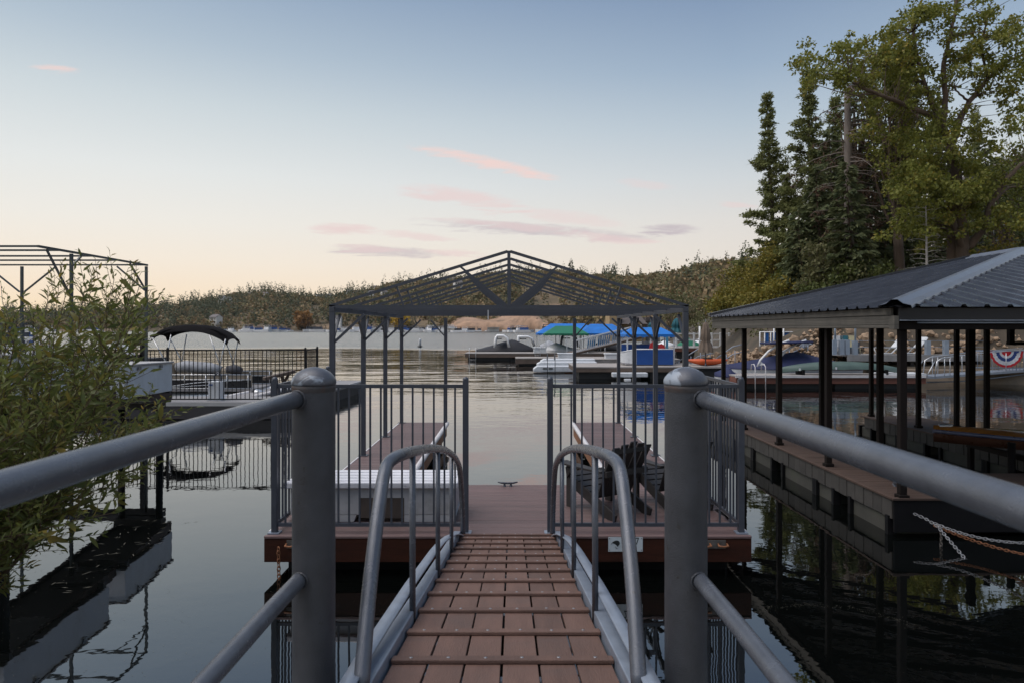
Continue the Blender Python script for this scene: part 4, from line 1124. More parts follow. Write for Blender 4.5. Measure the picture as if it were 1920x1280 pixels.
RS = thing('boat_shelter', 'open boat shelter with a dark corrugated metal hip roof on black posts', 'shelter', (5.05, 8.83, zr))
posts = [(5.05, 8.84), (5.05, 10.9), (5.05, 12.9), (5.05, 14.85), (5.05, 16.3), (6.2, 11.5), (6.2, 13.66), (6.2, 15.9), (5.55, 16.3), (9.0, 17.1), (9.02, 15.15), (9.0, 13.4), (9.9, 15.2), (9.98, 14.35), (10.0, 12.5), (9.0, 11.3), (12.0, 9.2), (16.5, 9.0), (16.5, 13), (16.5, 17)]
for x, y in posts:
    zb = zr if y < 17.3 and (x < 6.3 or 8.8 < x < 10.2 or y < 10.4) else -1
    sz = .088 if (x, y) != (9.0, 13.4) else .125
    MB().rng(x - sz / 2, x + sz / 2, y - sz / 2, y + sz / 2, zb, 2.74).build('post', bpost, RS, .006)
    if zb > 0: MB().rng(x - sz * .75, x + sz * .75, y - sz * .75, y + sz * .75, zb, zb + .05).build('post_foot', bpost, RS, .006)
EX0, EX1, EY0, EY1 = 4.86, 17.46, 8.66, 16.42
zi = 2.945; apx, apz = (EX0 + EX1) / 2, 4.36; hipy = EY0 + (apx - EX0)
pit_ = (apz - zi) / (apx - EX0)
roofm = mat('dark_corrugated_steel', (.066, .069, .079), .25, .5, .14, 3, .08, 30, .05)
roofl = mat('hip_cap_steel', (.17, .185, .215), .33, .4, .1, 4, .06, 30)
fasc = mat('weathered_grey_fascia', (.115, .105, .088), .85, 0, .3, 4, .45, 18, 0, (.6, .12, 6), grime=((.05, .048, .042), .5, 2, .6))
dkf = mat('black_fascia', (.012, .0125, .015), .5, 0, .3, 5, .1)
RIB, RH = .293, .032
def prof(w):
    """cross-section of a ribbed sheet of width w: (offset, height)"""
    P = []
    n = round(w / RIB)
    for k in range(n):
        o = k * RIB; P += [(o, 0), (o + .205, 0), (o + .228, RH), (o + .268, RH)]
    return P + [(w, 0)]
def sheet(fn, w, lo, hi, start):
    """fn(along, up, h) -> point; clipped by hi(along)"""
    A = []; B_ = []
    for o, h in prof(w):
        s = start + o; e = hi(s)
        if e <= lo + .02: e = lo + .02
        A.append((s, lo, h)); B_.append((s, e, h))
    mb = MB(); n = 6
    rows = [[fn(a[0], a[1] + (b[1] - a[1]) * k / n, a[2]) for a, b in zip(A, B_)] for k in range(n + 1)]
    mb.grid(rows, False)
    mb.grid([[p - V((0, 0, .004)) for p in r] for r in rows], False)
    return mb
SW = RIB * 3
k = 0
# near hip: ribs run up the slope (+y)
x = EX0
while x < EX1 - .05:
    w_ = min(SW, EX1 - x)
    sheet(lambda a, u, h: V((a, u, zi + (u - EY0) * pit_ + h + .012)), SW, EY0 - .06, lambda s: EY0 + min(s - EX0, EX1 - s, apx - EX0), x).build('roof_sheet', roofm, RS)
    x += SW
# left and right slopes: ribs run across (+-x)
for side in (-1, 1):
    y = EY0
    while y < EY1 - .05:
        if side < 0: fn = lambda a, u, h: V((u, a, zi + (u - EX0) * pit_ + h + .012))
        else: fn = lambda a, u, h: V((EX1 - (u - EX0), a, zi + (u - EX0) * pit_ + h + .012))
        sheet(fn, SW, EX0 - .06, lambda s: EX0 + min(s - EY0, apx - EX0), y).build('roof_sheet', roofm, RS)
        y += SW
def cap(a, b, wd, z0=.06):
    a, b = V(a), V(b); d = (b - a).normalized(); n = d.cross(V((0, 0, 1))).normalized()
    sec = [(-wd, -.075), (-wd * .94, -.045), (-wd * .5, -.02), (-.035, .032), (.035, .032), (wd * .5, -.02), (wd * .94, -.045), (wd, -.075)]
    rows = [[p + n * o + V((0, 0, z0 + h)) for o, h in sec] for p in [a.lerp(b, k / 4) for k in range(5)]]
    mb = MB(); mb.grid(rows, False); mb.grid([[p - V((0, 0, .006)) for p in r] for r in rows], False)
    return mb
cap((EX0 - .02, EY0 - .02, zi), (apx, hipy, apz), .20).build('hip_cap', roofl, RS)
cap((EX1 + .02, EY0 - .02, zi), (apx, hipy, apz), .20).build('hip_cap', roofl, RS)
cap((apx, hipy, apz), (apx, EY1 + .1, apz), .20).build('ridge_cap', roofl, RS)
for s, xe in ((1, EX0), (-1, EX1)): MB().bar((xe - s * .05, EY1 + .27, zi + .055), (apx, EY1 + .27, apz + .055), .14, .07).build('rake_trim', roofm, RS)
mb = MB()
for k in range(42):
    for u_ in (.35, 1.25, 2.3, 3.4):
        x_ = EX0 + k * RIB + .1; y_ = EY0 + u_
        if u_ + .2 < min(x_ - EX0, EX1 - x_): mb.box((x_, y_, zi + u_ * pit_ + .018), (.02, .02, .012))
tag(mb.build('screw', screwm, RS), kind='stuff')
# fascia on the left eave: three weathered boards and corner block; near eave: dark board, beam, conduit
for z0_, z1_, off in ((2.842, 2.935, 0), (2.715, 2.838, .012), (2.675, 2.712, .004)):
    MB().rng(EX0 + off, EX0 + off + .035, EY0 + .1, EY1 + .2, z0_, z1_).build('fascia_board', fasc, RS, .004)
MB().rng(EX0 - .012, EX0 + .05, EY0 - .0, EY0 + .12, 2.66, 2.83).build('corner_block', fasc, RS, .005)
MB().rng(EX0 + .052, EX1 - .03, EY0 + .0, EY0 + .035, 2.765, 2.935).build('fascia_board', dkf, RS, .004)
MB().rng(EX0 + .06, EX1 - .03, EY0 + .06, EY0 + .16, 2.655, 2.80).build('eave_beam', bpost, RS, .005)
MB().tube([(EX0 + .30, EY0 + .03, 2.745), (EX1 - .3, EY0 + .03, 2.745)], .012, 8).build('conduit', galv, RS)
MB().tube([(EX0 + .055, EY0 - .004, 2.772), (EX1 - .1, EY0 - .004, 2.772)], .006, 6).build('drip_edge', galv, RS)
MB().rng(EX0 + .09, EX0 + .24, EY0 + .1, EY1, 2.67, 2.90).build('eave_beam', bpost, RS)
for k in range(8): 
    y = 9.6 + k * 1.05; MB().bar((EX0 + .2, y, zi - .06), (apx - .1, y, zi - .06 + (apx - EX0 - .3) * pit_ * (1 if y > hipy else min(1, (y - EY0) / (hipy - EY0)))), .05, .11).build('rafter', bpost, RS)
MB().rng(10.35, 14.0, 14.2, 14.3, 2.33, 2.40).build('cross_beam', bpost, RS); MB().rng(10.36, 10.46, 14.2, 14.3, 2.40, 2.72).build('hanger', bpost, RS)

# ---- ladder loops on the second finger
def loop(x, y, z):
    return [V((x, y - .16, z)), V((x, y - .10, z + .30)), V((x, y - .02, z + .42)), V((x, y + .08, z + .44)), V((x, y + .17, z + .38)), V((x, y + .2, z + .22)), V((x, y + .17, z + .06)), V((x, y + .08, z + .01)), V((x, y - .16, z))]
T = thing('swim_ladder', 'white tubular ladder handles on the far end of the second shelter finger', 'ladder', (9.0, 16.9, zr))
for dx in (0, .52):
    P = [V((8.96 + dx + (p.y - 16.4) * .75, 16.62 - dx * .0 + (p.y - 16.4) * .25, p.z)) for p in loop(0, 16.4, zr + .02)]
    MB().tube(P, .024, 10).build('handle', bumper, T)
tag(MB().tube([V((10.05, 12.7, .45)), V((10.05, 12.62, .8)), V((10.15, 12.6, 1.05)), V((10.35, 12.6, 1.1))], .13, 12).build('fender', bumper), 'pale fender on the right edge of the second shelter finger', 'fender')

# ---- varnished wooden runabout with bow pointing left
vr = mat('varnished_wood', (.30, .125, .03), .15, 0, .25, 6, .05, 60, 0, (.3, 3, 1))
hull_b = mat('brown_hull', (.10, .045, .028), .3, 0, .2, 3)
trimb = mat('navy_white_trim', (.10, .11, .17), .3, 0, .2, 3)
T = thing('wooden_runabout', 'varnished wooden runabout with its pointed bow beside the shelter dock', 'boat', (8.6, 11.6, .6))
bow = V((7.27, 11.78, .93)); ax = V((1, -.20, -.035)).normalized(); pr = V((.2, 1, 0)).normalized()
st = np.linspace(0, 1, 12); Lb = 4.6
hw_ = [0, .17, .33, .47, .58, .67, .74, .78, .80, .80, .79, .77]
sheer = [b * 0 for b in hw_]
Lft = [bow + ax * (Lb * u) - pr * w_ for u, w_ in zip(st, hw_)]; Rgt = [bow + ax * (Lb * u) + pr * w_ for u, w_ in zip(st, hw_)]
deck = [[l, l.lerp(r, .25) + V((0, 0, .06)), l.lerp(r, .5) + V((0, 0, .085)), l.lerp(r, .75) + V((0, 0, .06)), r] for l, r in zip(Lft, Rgt)]
MB().grid(deck).build('deck', vr, T)
hl = [[l, l.lerp(r, .06) - V((0, 0, .17)), l.lerp(r, .5) - V((0, 0, .12 + .14 * min(1, u * 2.2))), l.lerp(r, .94) - V((0, 0, .17)), r] for l, r, u in zip(Lft, Rgt, st)]
MB().grid([[q - V((0, 0, .03)) for q in r] for r in hl]).build('hull', hull_b, T)
for e in (Lft, Rgt): MB().tube([p - V((0, 0, .02)) for p in e], .034, 8).build('rub_rail', trimb, T)
MB().tube([bow + V((.10, .0, .06)), bow + V((.22, -.03, .075)), bow + V((.3, -.03, .055))], .035, 8).build('bow_chock', alu, T)
MB().tube([(8.05, 11.0, -.6), (8.05, 11.0, .84)], .055, 10).build('lift_post', bpost, T)
for x in (8.2, 10.6): MB().box((x, 11.5, .60), (.1, 1.5, .08)).build('lift_beam', bpost, T)
for x, y in ((8.2, 10.85), (8.2, 12.2), (10.6, 10.85), (10.6, 12.2)): MB().bar((x, y, -1), (x, y, .62), .08).build('lift_leg', bpost, T)

# ---- chains from the shelter dock corner
c0 = at(1714, 962, 8.74)
chain('mooring_chain', [c0, at(1736, 972, 8.60), at(1757, 985, 8.45)] + [at(1815, 1053, 7.9)] , .05, steel, 'short silver chain dropping into the water from the shelter dock corner', .0045)
chain('mooring_chain', sag(at(1752, 980, 8.5), at(1990, 1014, 7.2), .10, 10), .05, steel, 'long silver chain running right from the shelter dock corner', .0045)
chain('mooring_chain', sag(at(1752, 984, 8.55), at(1990, 1050, 7.3), .06, 10), .05, rust, 'rusty chain running right below the long silver chain', .0045)
chain('mooring_chain', [at(1765, 985, 8.45), at(1764, 1050, 8.3)], .045, mat('dull_chain', (.10, .09, .08), .6, .4), 'dull chain hanging straight down into the water at the shelter dock', .005)

# ---- drifting leaf bits and pollen on the calm water, one scattered mass
cs, dn, sz = [], [], []
for k in range(900):
    g = R.random()
    if g < .45: x, y = R.gauss(-2.9, .9), R.gauss(6.2, 1.1)
    elif g < .6: x, y = R.gauss(-4.8, .8), R.gauss(6.2, .9)
    elif g < .85:
        th = R.uniform(0, 2.6); x, y = 2.85 + .55 * math.cos(th) * 1.3 + R.gauss(0, .04), 6.1 + .5 * math.sin(th) + R.gauss(0, .03)
    else: x, y = R.uniform(-6, 5), R.uniform(5, 12)
    if abs(x) < .75 or y < 4.4: continue
    cs.append((x, y, .004)); th = R.uniform(0, 6.28); dn.append((math.cos(th), math.sin(th) * .5, 0)); sz.append(R.uniform(.005, .017))
for k in range(240):
    x, y = R.uniform(-7.6, -4.4), R.uniform(6.9, 9.6)
    cs.append((x, y, .004)); th = R.uniform(0, 3.14); dn.append((math.cos(th), math.sin(th), 0)); sz.append(R.choice((.02, .03, .05, .08, .13)) * R.uniform(.7, 1.2))
cs, dn, sz = np.array(cs), unit(np.array(dn)), np.array(sz)[:, None]
s_ = np.stack([-dn[:, 1], dn[:, 0], dn[:, 2]], 1)
vs = np.stack([cs, cs + dn * sz * .5 + s_ * np.minimum(sz * .16, .006), cs + dn * sz, cs + dn * sz * .5 - s_ * np.minimum(sz * .16, .006)], 1).reshape(-1, 3)
tag(link('leaf_litter', np_mesh('leaf_litter', vs, np.arange(len(vs)).reshape(-1, 4), mat('floating_leaf_bits', (.085, .078, .055), .7, 0, .3, 3))), 'fine leaf litter drifting on the calm water', kind='stuff')
# ================================================================== MARINA BEYOND THE SLIP
grdock = mat('grey_marina_dock', (.33, .30, .275), .8, 0, .18, 1.5, .15, 20, .08)
brfas = mat('brown_dock_fascia', (.13, .095, .075), .8, 0, .25, 1.5, .2, 20)
redfas = mat('red_brown_dock_fascia', (.16, .06, .04), .7, 0, .25, 2, .2, 20, 0, (.4, 1, 3))
blue_c = mat('bright_blue_canvas', (.008, .15, .50), .75, 0, .22, 1.6, .8, 3)
green_c = mat('green_canvas', (.010, .15, .080), .7, 0, .12, 1.2, .3, 6)
wmet = mat('white_metal_post', (.66, .67, .68), .4, 0, .06, 2)
navyc = mat('navy_boat_cover', (.014, .020, .070), .75, 0, .25, 2, .4, 6)
blackc = mat('black_boat_cover', (.018, .018, .022), .75, 0, .3, 2, .4, 5)
dsh = mat('dark_under_dock', (.02, .02, .02), .8)

def mdock(lab, x0, x1, y0_, y1_, zt_, fas, grp='docks of the marina beyond the slip', th=.16, zf=.12, m=grdock):
    T = thing('marina_dock', lab, 'dock', ((x0 + x1) / 2, y0_, 0), group=grp)
    MB().rng(x0, x1, y0_, y1_, zt_ - .06, zt_).build('deck', m, T)
    MB().rng(x0 + .01, x1 - .01, y0_ + .02, y1_ - .02, zt_ - .06 - th, zt_ - .062).build('fascia', fas, T)
    n = max(1, int((x1 - x0) / 3.2))
    for k in range(n):
        a = x0 + .25 + k * (x1 - x0) / n; MB().rng(a, a + (x1 - x0) / n - .5, y0_ + .15, y1_ - .15, -.4, zt_ - .06 - th).build('float', dsh, T)
    return T
def ladder(lab, px, py0, py1, Y, w=.55, grp='swim ladders of the marina docks', m=None):
    a, b = at(px, py0, Y), at(px, py1, Y); T = thing('dock_ladder', lab, 'ladder', b, group=grp)
    for dx in (0, w):
        MB().tube([V((a.x + dx, Y + .5, a.z - .3)), V((a.x + dx, Y + .4, a.z)), V((a.x + dx, Y + .1, a.z + .04)), V((a.x + dx, Y - .06, a.z - .08)), V((b.x + dx, Y - .08, b.z))], .02, 8).build('rail', m or wmet, T)
    for k in range(1): MB().tube([V((a.x, Y - .07, b.z + .1 + .25 * k)), V((a.x + w, Y - .07, b.z + .1 + .25 * k))], .015, 6).build('rung', m or wmet, T)
mdock('farthest grey dock of the marina with the black covered boat behind it', -4.0, 8.5, 58.0, 61.0, .60, brfas, th=.3)
mdock('grey marina dock just in front of the farthest one', .25, 11.5, 49.5, 52, .55, brfas, th=.35)
mdock('long nearest grey dock of the marina that carries the blue panel boat', 3.35, 11.0, 36.5, 40.5, .64, brfas, th=.22)
mdock('pale marina dock under the green and blue canopies', 3.0, 14.5, 60.5, 61.4, .62, grdock)
mdock('pale marina dock at the foot of the striped gangway', 3.4, 10.8, 43.8, 46.5, .72, grdock)
ladder('pair of ladder rails on the far left end of the farthest marina dock', 880, 653, 676, 57.9)
ladder('dark ladder rails standing in front of the white float', 1026.5, 665, 715, 38, .42, m=charcoal)
ladder('thin ladder rails on the farthest dock beside the boat towers', 1003, 650, 668, 57.9, .45)

# white drive on float
T = thing('drive_on_float', 'white drive on float lying before the marina docks', 'float', at(1040, 697, 42))
a, b = at(1000, 686, 41.5), at(1086, 686, 41.5)
for i, (y0_, z0_, z1_) in enumerate(((41.4, .05, .42), (42.4, .30, .62), (43.3, .42, .76))):
    MB().prism([(a.x + i * .25, y0_, z0_), (b.x + 1.2, y0_, z0_), (b.x + 1.2, y0_, z1_), (a.x + .25 + i * .25, y0_, z1_), (a.x + i * .25, y0_, z0_ + .2)], (0, .8, 0)).build('pontoon', white, T, .05)
for k in range(2): MB().box((a.x + .7 + k * .35, 41.38, .27), (.25, .03, .07)).build('grip', black, T)
MB().rng(a.x + 1.9, b.x + 1.3, 41.5, 41.6, -.05, .10).build('skid', orangewood, T)
# second float in front of the nearest dock
T = thing('low_float', 'low white float tied in front of the nearest marina dock', 'float', at(1180, 708, 36))
p = at(1147, 700, 36.2); q = at(1213, 704, 36.2)
MB().rng(p.x, q.x, 35.9, 36.4, .12, .36).build('deck', white, T, .04); MB().rng(p.x + .6, q.x - .9, 35.8, 36.1, -.1, .05).build('fender', white, T, .04)

X = lambda px, Y: (px - 960) / F * Y
# ---- boats with black covers and white towers
def tower(T, c, h, wd, ln, lean=.5, m=None, r=.07, top=None):
    """two curved side arches joined by a dark top"""
    for s in (-1, 1):
        o = V((0, s * wd / 2, 0))
        MB().tube([c + o, c + o + V((lean * .1, 0, h * .45)), c + o + V((lean * .3, 0, h * .85)), c + o * .85 + V((lean * .6, 0, h)), c + o * .85 + V((ln * .6, 0, h * 1.0)), c + o * .9 + V((ln * .85, 0, h * .8)), c + o + V((ln, 0, 0))], r, 8).build('tower_leg', m or bwh, T)
    MB().rng(c.x + lean * .45, c.x + ln * .72, c.y - wd * .42, c.y + wd * .42, c.z + h * .97, c.z + h * 1.06).build('tower_top', top or charcoal, T, .03)
    MB().rng(c.x + lean * .4, c.x + ln * .5, c.y - wd * .3, c.y + wd * .3, c.z + h * .72, c.z + h * .80).build('speaker_bar', charcoal, T, .03)
def covered_boat(name, lab, x0, x1, y, zp, cov, prow=1, hullm=bwh, w=2.4, peak=.4, zw=.65, grp=None):
    """hull with a tented cover; prow=+1 bow to the right"""
    T = thing(name, lab, 'boat', ((x0 + x1) / 2, y, 0), group=grp)
    rows, hr_ = [], []
    for u in np.linspace(0, 1, 15):
        q = u if prow > 0 else 1 - u
        hwid = w / 2 * (1 - max(0, (q - .55) / .45) ** 2.2); x = x0 + (x1 - x0) * u
        zpk = zw + .12 + (zp - zw) * max(0, 1 - abs(u - peak) / (peak if u < peak else 1 - peak)) ** 1.15
        rows.append([V((x, y - hwid - .02, zw - .08)), V((x, y - hwid, zw)), V((x, y - hwid * .45, zw + (zpk - zw) * .62)), V((x, y, zpk)), V((x, y + hwid * .45, zw + (zpk - zw) * .62)), V((x, y + hwid, zw)), V((x, y + hwid + .02, zw - .08))])
        hr_.append([V((x, y - hwid, zw - .02)), V((x, y - hwid * .85, .15)), V((x, y, -.25)), V((x, y + hwid * .85, .15)), V((x, y + hwid, zw - .02))])
    MB().grid(rows).build('cover', cov, T); MB().grid(hr_).build('hull', hullm, T)
    return T
pk = at(965, 640, 63)
T = covered_boat('covered_boat', 'black tented boat with two white towers beyond the farthest marina dock', at(893, 660, 63).x, at(1008, 660, 63).x, 63.5, 1.60, blackc, peak=.60, w=3.0)
tower(T, at(928, 651, 62.6), 1.05, 1.5, 1.3, .35, r=.12); tower(T, at(972, 649, 64.5), .90, 1.4, 1.5, -.1, r=.11)
T = covered_boat('covered_boat', 'dark covered boat under the big blue canopy', at(1100, 650, 66).x, at(1178, 650, 66).x, 66.5, 1.5, blackc, -1, w=2.4)
T = covered_boat('wake_boat', 'white wake boat with dark tower under the green canopy', at(1030, 655, 63).x, at(1088, 655, 63).x, 64, 1.0, bwh, 1, w=2.2)
tower(T, at(1052, 651, 63), 1.1, 1.4, 1.6, .3, charcoal, .06, blackc)

for lab, a_, b_, Y, cv, pr in (('white hulled boat with dark cover just right of the striped gangway', 1196, 1232, 70, blackc, -1), ('white boat with white cover beneath the small blue canopy, far behind', 1232, 1266, 74, bwh, 1),
        ('low white boat on the pale dock below the green canopy', 1020, 1075, 60.2, bwh, -1), ('white boat with grey cover left under the big blue canopy', 1012, 1052, 71, gcov, 1), ('white boat with navy cover behind the striped gangway', 1118, 1170, 69, navyc, -1)):
    covered_boat('covered_boat', lab, X(a_, Y), X(b_, Y), Y, 1.35, cv, pr, w=2.0, zw=.85, grp='covered boats of the marina')
for lab, px, Y in (('white dock box on the farthest marina dock', 1012, 58.5), ('white dock box at the foot of the striped gangway', 1062, 45), ('white dock box right of the striped gangway foot', 1150, 44.5)):
    T = thing('dock_locker', lab, 'dock box', (X(px, Y), Y, .6), group='white lockers on the marina docks'); x = X(px, Y)
    MB().rng(x - .55, x + .55, Y - .3, Y + .3, .55, 1.0).build('body', white, T, .03); MB().rng(x - .6, x + .6, Y - .34, Y + .34, 1.0, 1.08).build('lid', white, T, .03)

# ---- canvas canopies on white posts
def canvas(lab, x0, x1, y0_, y1_, ze, zr_, m, hip=.9, val=.18, nsc=14, grp='canvas boat canopies of the marina'):
    T = thing('canvas_canopy', lab, 'canopy', ((x0 + x1) / 2, (y0_ + y1_) / 2, .6), group=grp)
    ym = (y0_ + y1_) / 2
    mb = MB()
    A, B_, C_, D_ = V((x0, y0_, ze)), V((x1, y0_, ze)), V((x1, y1_, ze)), V((x0, y1_, ze)); E_, F_ = V((x0 + hip, ym, zr_)), V((x1 - hip, ym, zr_))
    mb.add([A, B_, C_, D_, E_, F_], [(0, 1, 5, 4), (1, 2, 5), (2, 3, 4, 5), (3, 0, 4)])
    mb.add([p - V((0, 0, .03)) for p in (A, B_, C_, D_, E_, F_)], [(0, 1, 5, 4), (1, 2, 5), (2, 3, 4, 5), (3, 0, 4)])
    mb.build('roof_canvas', m, T)
    # scalloped valance
    mb = MB()
    for a, b in ((A, B_), (B_, C_), (C_, D_), (D_, A)):
        n = max(2, round((b - a).length / .38)); u = (b - a).normalized(); nn = V((u.y, -u.x, 0)) * .02
        top, low = [], []
        for k in range(2 * n + 1):
            p = a.lerp(b, k / (2 * n)) + nn; top.append(p + V((0, 0, .01))); low.append(p - V((0, 0, val if k % 2 else val * .62)))
        mb.grid([top, low], False); mb.grid([[p + nn * .3 for p in top], [p + nn * .3 for p in low]], False)
    mb.build('valance', m, T)
    n = max(2, round((x1 - x0) / 1.9))
    for k in range(n + 1):
        for y in (y0_ + .08, y1_ - .08):
            x = x0 + .08 + (x1 - x0 - .16) * k / n; MB().rng(x - .035, x + .035, y - .035, y + .035, .45, ze).build('post', wmet, T)
    for y in (y0_ + .08, y1_ - .08): MB().rng(x0 + .1, x1 - .1, y - .03, y + .03, ze - .09, ze - .03).build('eave_rail', wmet, T)
    return T
canvas('large bright blue canvas canopy, the left one of the blue pair at the back', X(1009, 62), X(1128, 62), 62, 67.5, 2.22, 3.14, blue_c, 1.3)
canvas('bright blue canvas canopy right of the green one', X(1088, 60.5), X(1181, 60.5), 60.5, 65.5, 2.24, 3.08, blue_c, 1.2)
canvas('dark green canvas canopy in front of the blue canopies', X(1022, 58), X(1104, 58), 58, 61.5, 2.23, 2.90, green_c, 1.0)
canvas('small bright blue canopy nearest the shelter, above the red chairs', X(1174, 39), X(1267, 39), 39, 41.6, 2.33, 2.73, blue_c, .55)

# ---- blue panel boat under the small canopy with two red chairs
T = thing('panel_boat', 'flat boat with blue side panels and a pale rounded end under the small blue canopy', 'boat', at(1210, 683, 38))
xa, xb = X(1163, 37.6), X(1262, 37.6)
pb = mat('blue_side_panel', (.008, .065, .27), .55, 0, .12, 2)
rows = []
for k in range(9):
    th = rad(90) * k / 8
    rows.append([V((xa + .9 - .9 * math.cos(th), 38.6 - 1.0 * math.sin(th) if 0 else 38.5 - .9 * math.sin(th), z)) for z in (.72 + .12 * math.cos(th), 1.52 - .22 * math.cos(th))])
MB().grid(rows).build('bow_panel', white, T)
MB().rng(xa + .9, xb, 37.58, 37.62, .70, 1.52).build('side_panel', pb, T); MB().rng(xb - .04, xb, 37.62, 40.2, .70, 1.52).build('side_panel', pb, T); MB().rng(xa + .5, xb, 40.2, 40.24, .70, 1.75).build('side_panel', pb, T)
MB().tube([V((xa + .1, 38.3, 1.35)), V((xa + .9, 37.6, 1.54)), V((xb, 37.6, 1.54)), V((xb, 40.2, 1.54))], .035, 8).build('rail', wmet, T)
MB().rng(xa + .3, xb, 37.65, 40.2, .66, .74).build('deck', gdeck, T)
redp = mat('red_plastic', (.42, .012, .015), .5, 0, .1)
for lab, px, s in (('larger red chair behind the blue panel', 1226, 1.0), ('smaller red chair behind the blue panel, right of the other', 1240, .75)):
    c = at(px, 655, 38.6); Tc = thing('red_chair', lab, 'chair', (c.x, 38.6, .74), group='red chairs on the blue panel boat')
    MB().prism([(c.x - .27 * s, 38.5, 1.05), (c.x + .27 * s, 38.5, 1.05), (c.x + .30 * s, 38.55, 1.45), (c.x + .2 * s, 38.58, 1.45 + .40 * s), (c.x, 38.6, 1.45 + .5 * s), (c.x - .2 * s, 38.58, 1.45 + .40 * s), (c.x - .30 * s, 38.55, 1.45)], (0, .05, 0)).build('backrest', redp, Tc)
    MB().rng(c.x - .26 * s, c.x + .26 * s, 38.55, 39.0, 1.05, 1.12).build('seat', redp, Tc)
    for dx in (-.22, .22):
        for dy in (38.56, 38.95): MB().rng(c.x + dx * s - .025, c.x + dx * s + .025, dy - .025, dy + .025, .74, 1.05).build('leg', redp, Tc)
tag(MB().rng(X(1249, 38.7), X(1253, 38.7), 38.7, 38.8, .74, 2.2).build('paddle_board', mat('teal_board', (.05, .22, .35), .4)), 'upright teal board behind the blue panel boat', 'board')

# ---- striped gangway rising to the right
T = thing('striped_gangway', 'white railed gangway with blue and white striped panels', 'gangway', (X(1130, 56), 55, .7))
ga, gb = V((X(1075, 53), 53, .75)), V((X(1200, 57), 57, 2.0))
MB().bar(ga - V((1.2, 0, .25)), gb, 1.3, .14).build('deck', brfas, T)
u = (gb - ga); fx = V((0, -.65, 0))
for z in (.95, .1): MB().bar(ga + fx + V((0, 0, z)), gb + fx + V((0, 0, z)), .06).build('rail', wmet, T); MB().bar(ga - fx + V((0, 0, z)), gb - fx + V((0, 0, z)), .06).build('rail', wmet, T)
pcm = MB().rng(-.018, .018, -.018, .018, .1, .95).mesh('picket', wmet)
stb = mat('blue_stripe_fabric', (.02, .19, .42), .7)
for k in range(34):
    p = ga.lerp(gb, k / 33) + fx; o = link('picket', pcm, T, False); o.matrix_parent_inverse = Matrix.Translation(T.location).inverted(); o.location = p
for k in range(6, 32):
    p = ga.lerp(gb, (k + .5) / 33) + fx + V((0, .05, 0)); d = u / 33 * .30
    if k % 7 == 3: continue
    MB().prism([p - d + V((-.05, 0, .14)), p + d + V((-.05, 0, .14)), p + d + V((.09, 0, .90)), p - d + V((.09, 0, .90))], (0, .02, 0)).build('stripe_panel', stb, T)

# ---- closed umbrellas
def closed_umbrella(lab, px, pt, pb_, pbase, Y, m, r=.36, grp='closed umbrellas'):
    T = thing('closed_umbrella', lab, 'umbrella', at(px, pbase, Y), group=grp)
    t_, b_, f_ = at(px, pt, Y), at(px, pb_, Y), at(px, pbase, Y); h = t_.z - b_.z
    rows = []
    for k, (u, s) in enumerate(((0, .12), (.08, .35), (.3, .55), (.55, .70), (.62, .55), (.75, .8), (1, 1.0))):
        rows.append([V((t_.x + r * s * (1 + .22 * math.cos(j * 8 * 2 * math.pi / 32)) * math.cos(j * 2 * math.pi / 32), Y + r * s * (1 + .22 * math.cos(j * 8 * 2 * math.pi / 32)) * math.sin(j * 2 * math.pi / 32), t_.z - u * h)) for j in range(32)])
    MB().grid(rows, True, True).build('folded_canopy', m, T)
    MB().tube([f_, t_ + V((0, 0, .15))], .03, 8).build('pole', charcoal, T)
    MB().lathe([(.38, 0), (.38, .05), (.05, .08), (.04, .25)], f_, 16).build('base', charcoal, T)
    return T
tan = mat('tan_umbrella_canvas', (.16, .12, .09), .85, 0, .25, 3, .3, 14)
tealc = mat('teal_umbrella_canvas', (.012, .10, .13), .8, 0, .2, 3, .3, 14)
closed_umbrella('closed tan umbrella on the dock beside the shelter roof', 1323, 604, 660, 688, 37.2, tan)
closed_umbrella('closed teal umbrella right of the tan building', 1269, 597, 624, 640, 72, tealc, .7)
closed_umbrella('closed teal umbrella in front of the tan building', 1223, 603, 618, 640, 78, tealc, .6)

# ---- orange kayak, small things on the dock by the umbrella
T = thing('kayak', 'orange kayak lying on the dock beside the tan umbrella', 'kayak', at(1318, 686, 37.8))
ka = X(1288, 38); rows = []
ork = mat('orange_kayak_plastic', (.58, .095, .02), .4, 0, .15, 3)
for k in range(13):
    u = k / 12; s_ = math.sin(math.pi * min(max(u, .02), .98)) ** .6; x = ka + 2.25 * u; zc = .82 + .12 * (2 * u - 1) ** 2
    rows.append([V((x, 38 + .34 * s_ * math.cos(j * math.pi / 5), zc + .20 * s_ * math.sin(j * math.pi / 5))) for j in range(10)])
MB().grid(rows, True, True).build('hull', ork, T)
MB().rng(ka + .9, ka + 1.4, 37.85, 38.15, .96, 1.05).build('seat', black, T, .02)
T = thing('marina_dock', 'low grey dock below the tan umbrella and orange kayak', 'dock', (11.2, 36.4, 0), group='docks of the marina beyond the slip')
MB().rng(9.0, 12.6, 36.2, 36.48, .58, .66).build('deck', grdock, T); MB().rng(11.02, 12.6, 36.49, 39.5, .58, .655).build('deck', grdock, T); MB().rng(9.1, 12.5, 36.3, 36.47, -.2, .575).build('fascia', dsh, T)

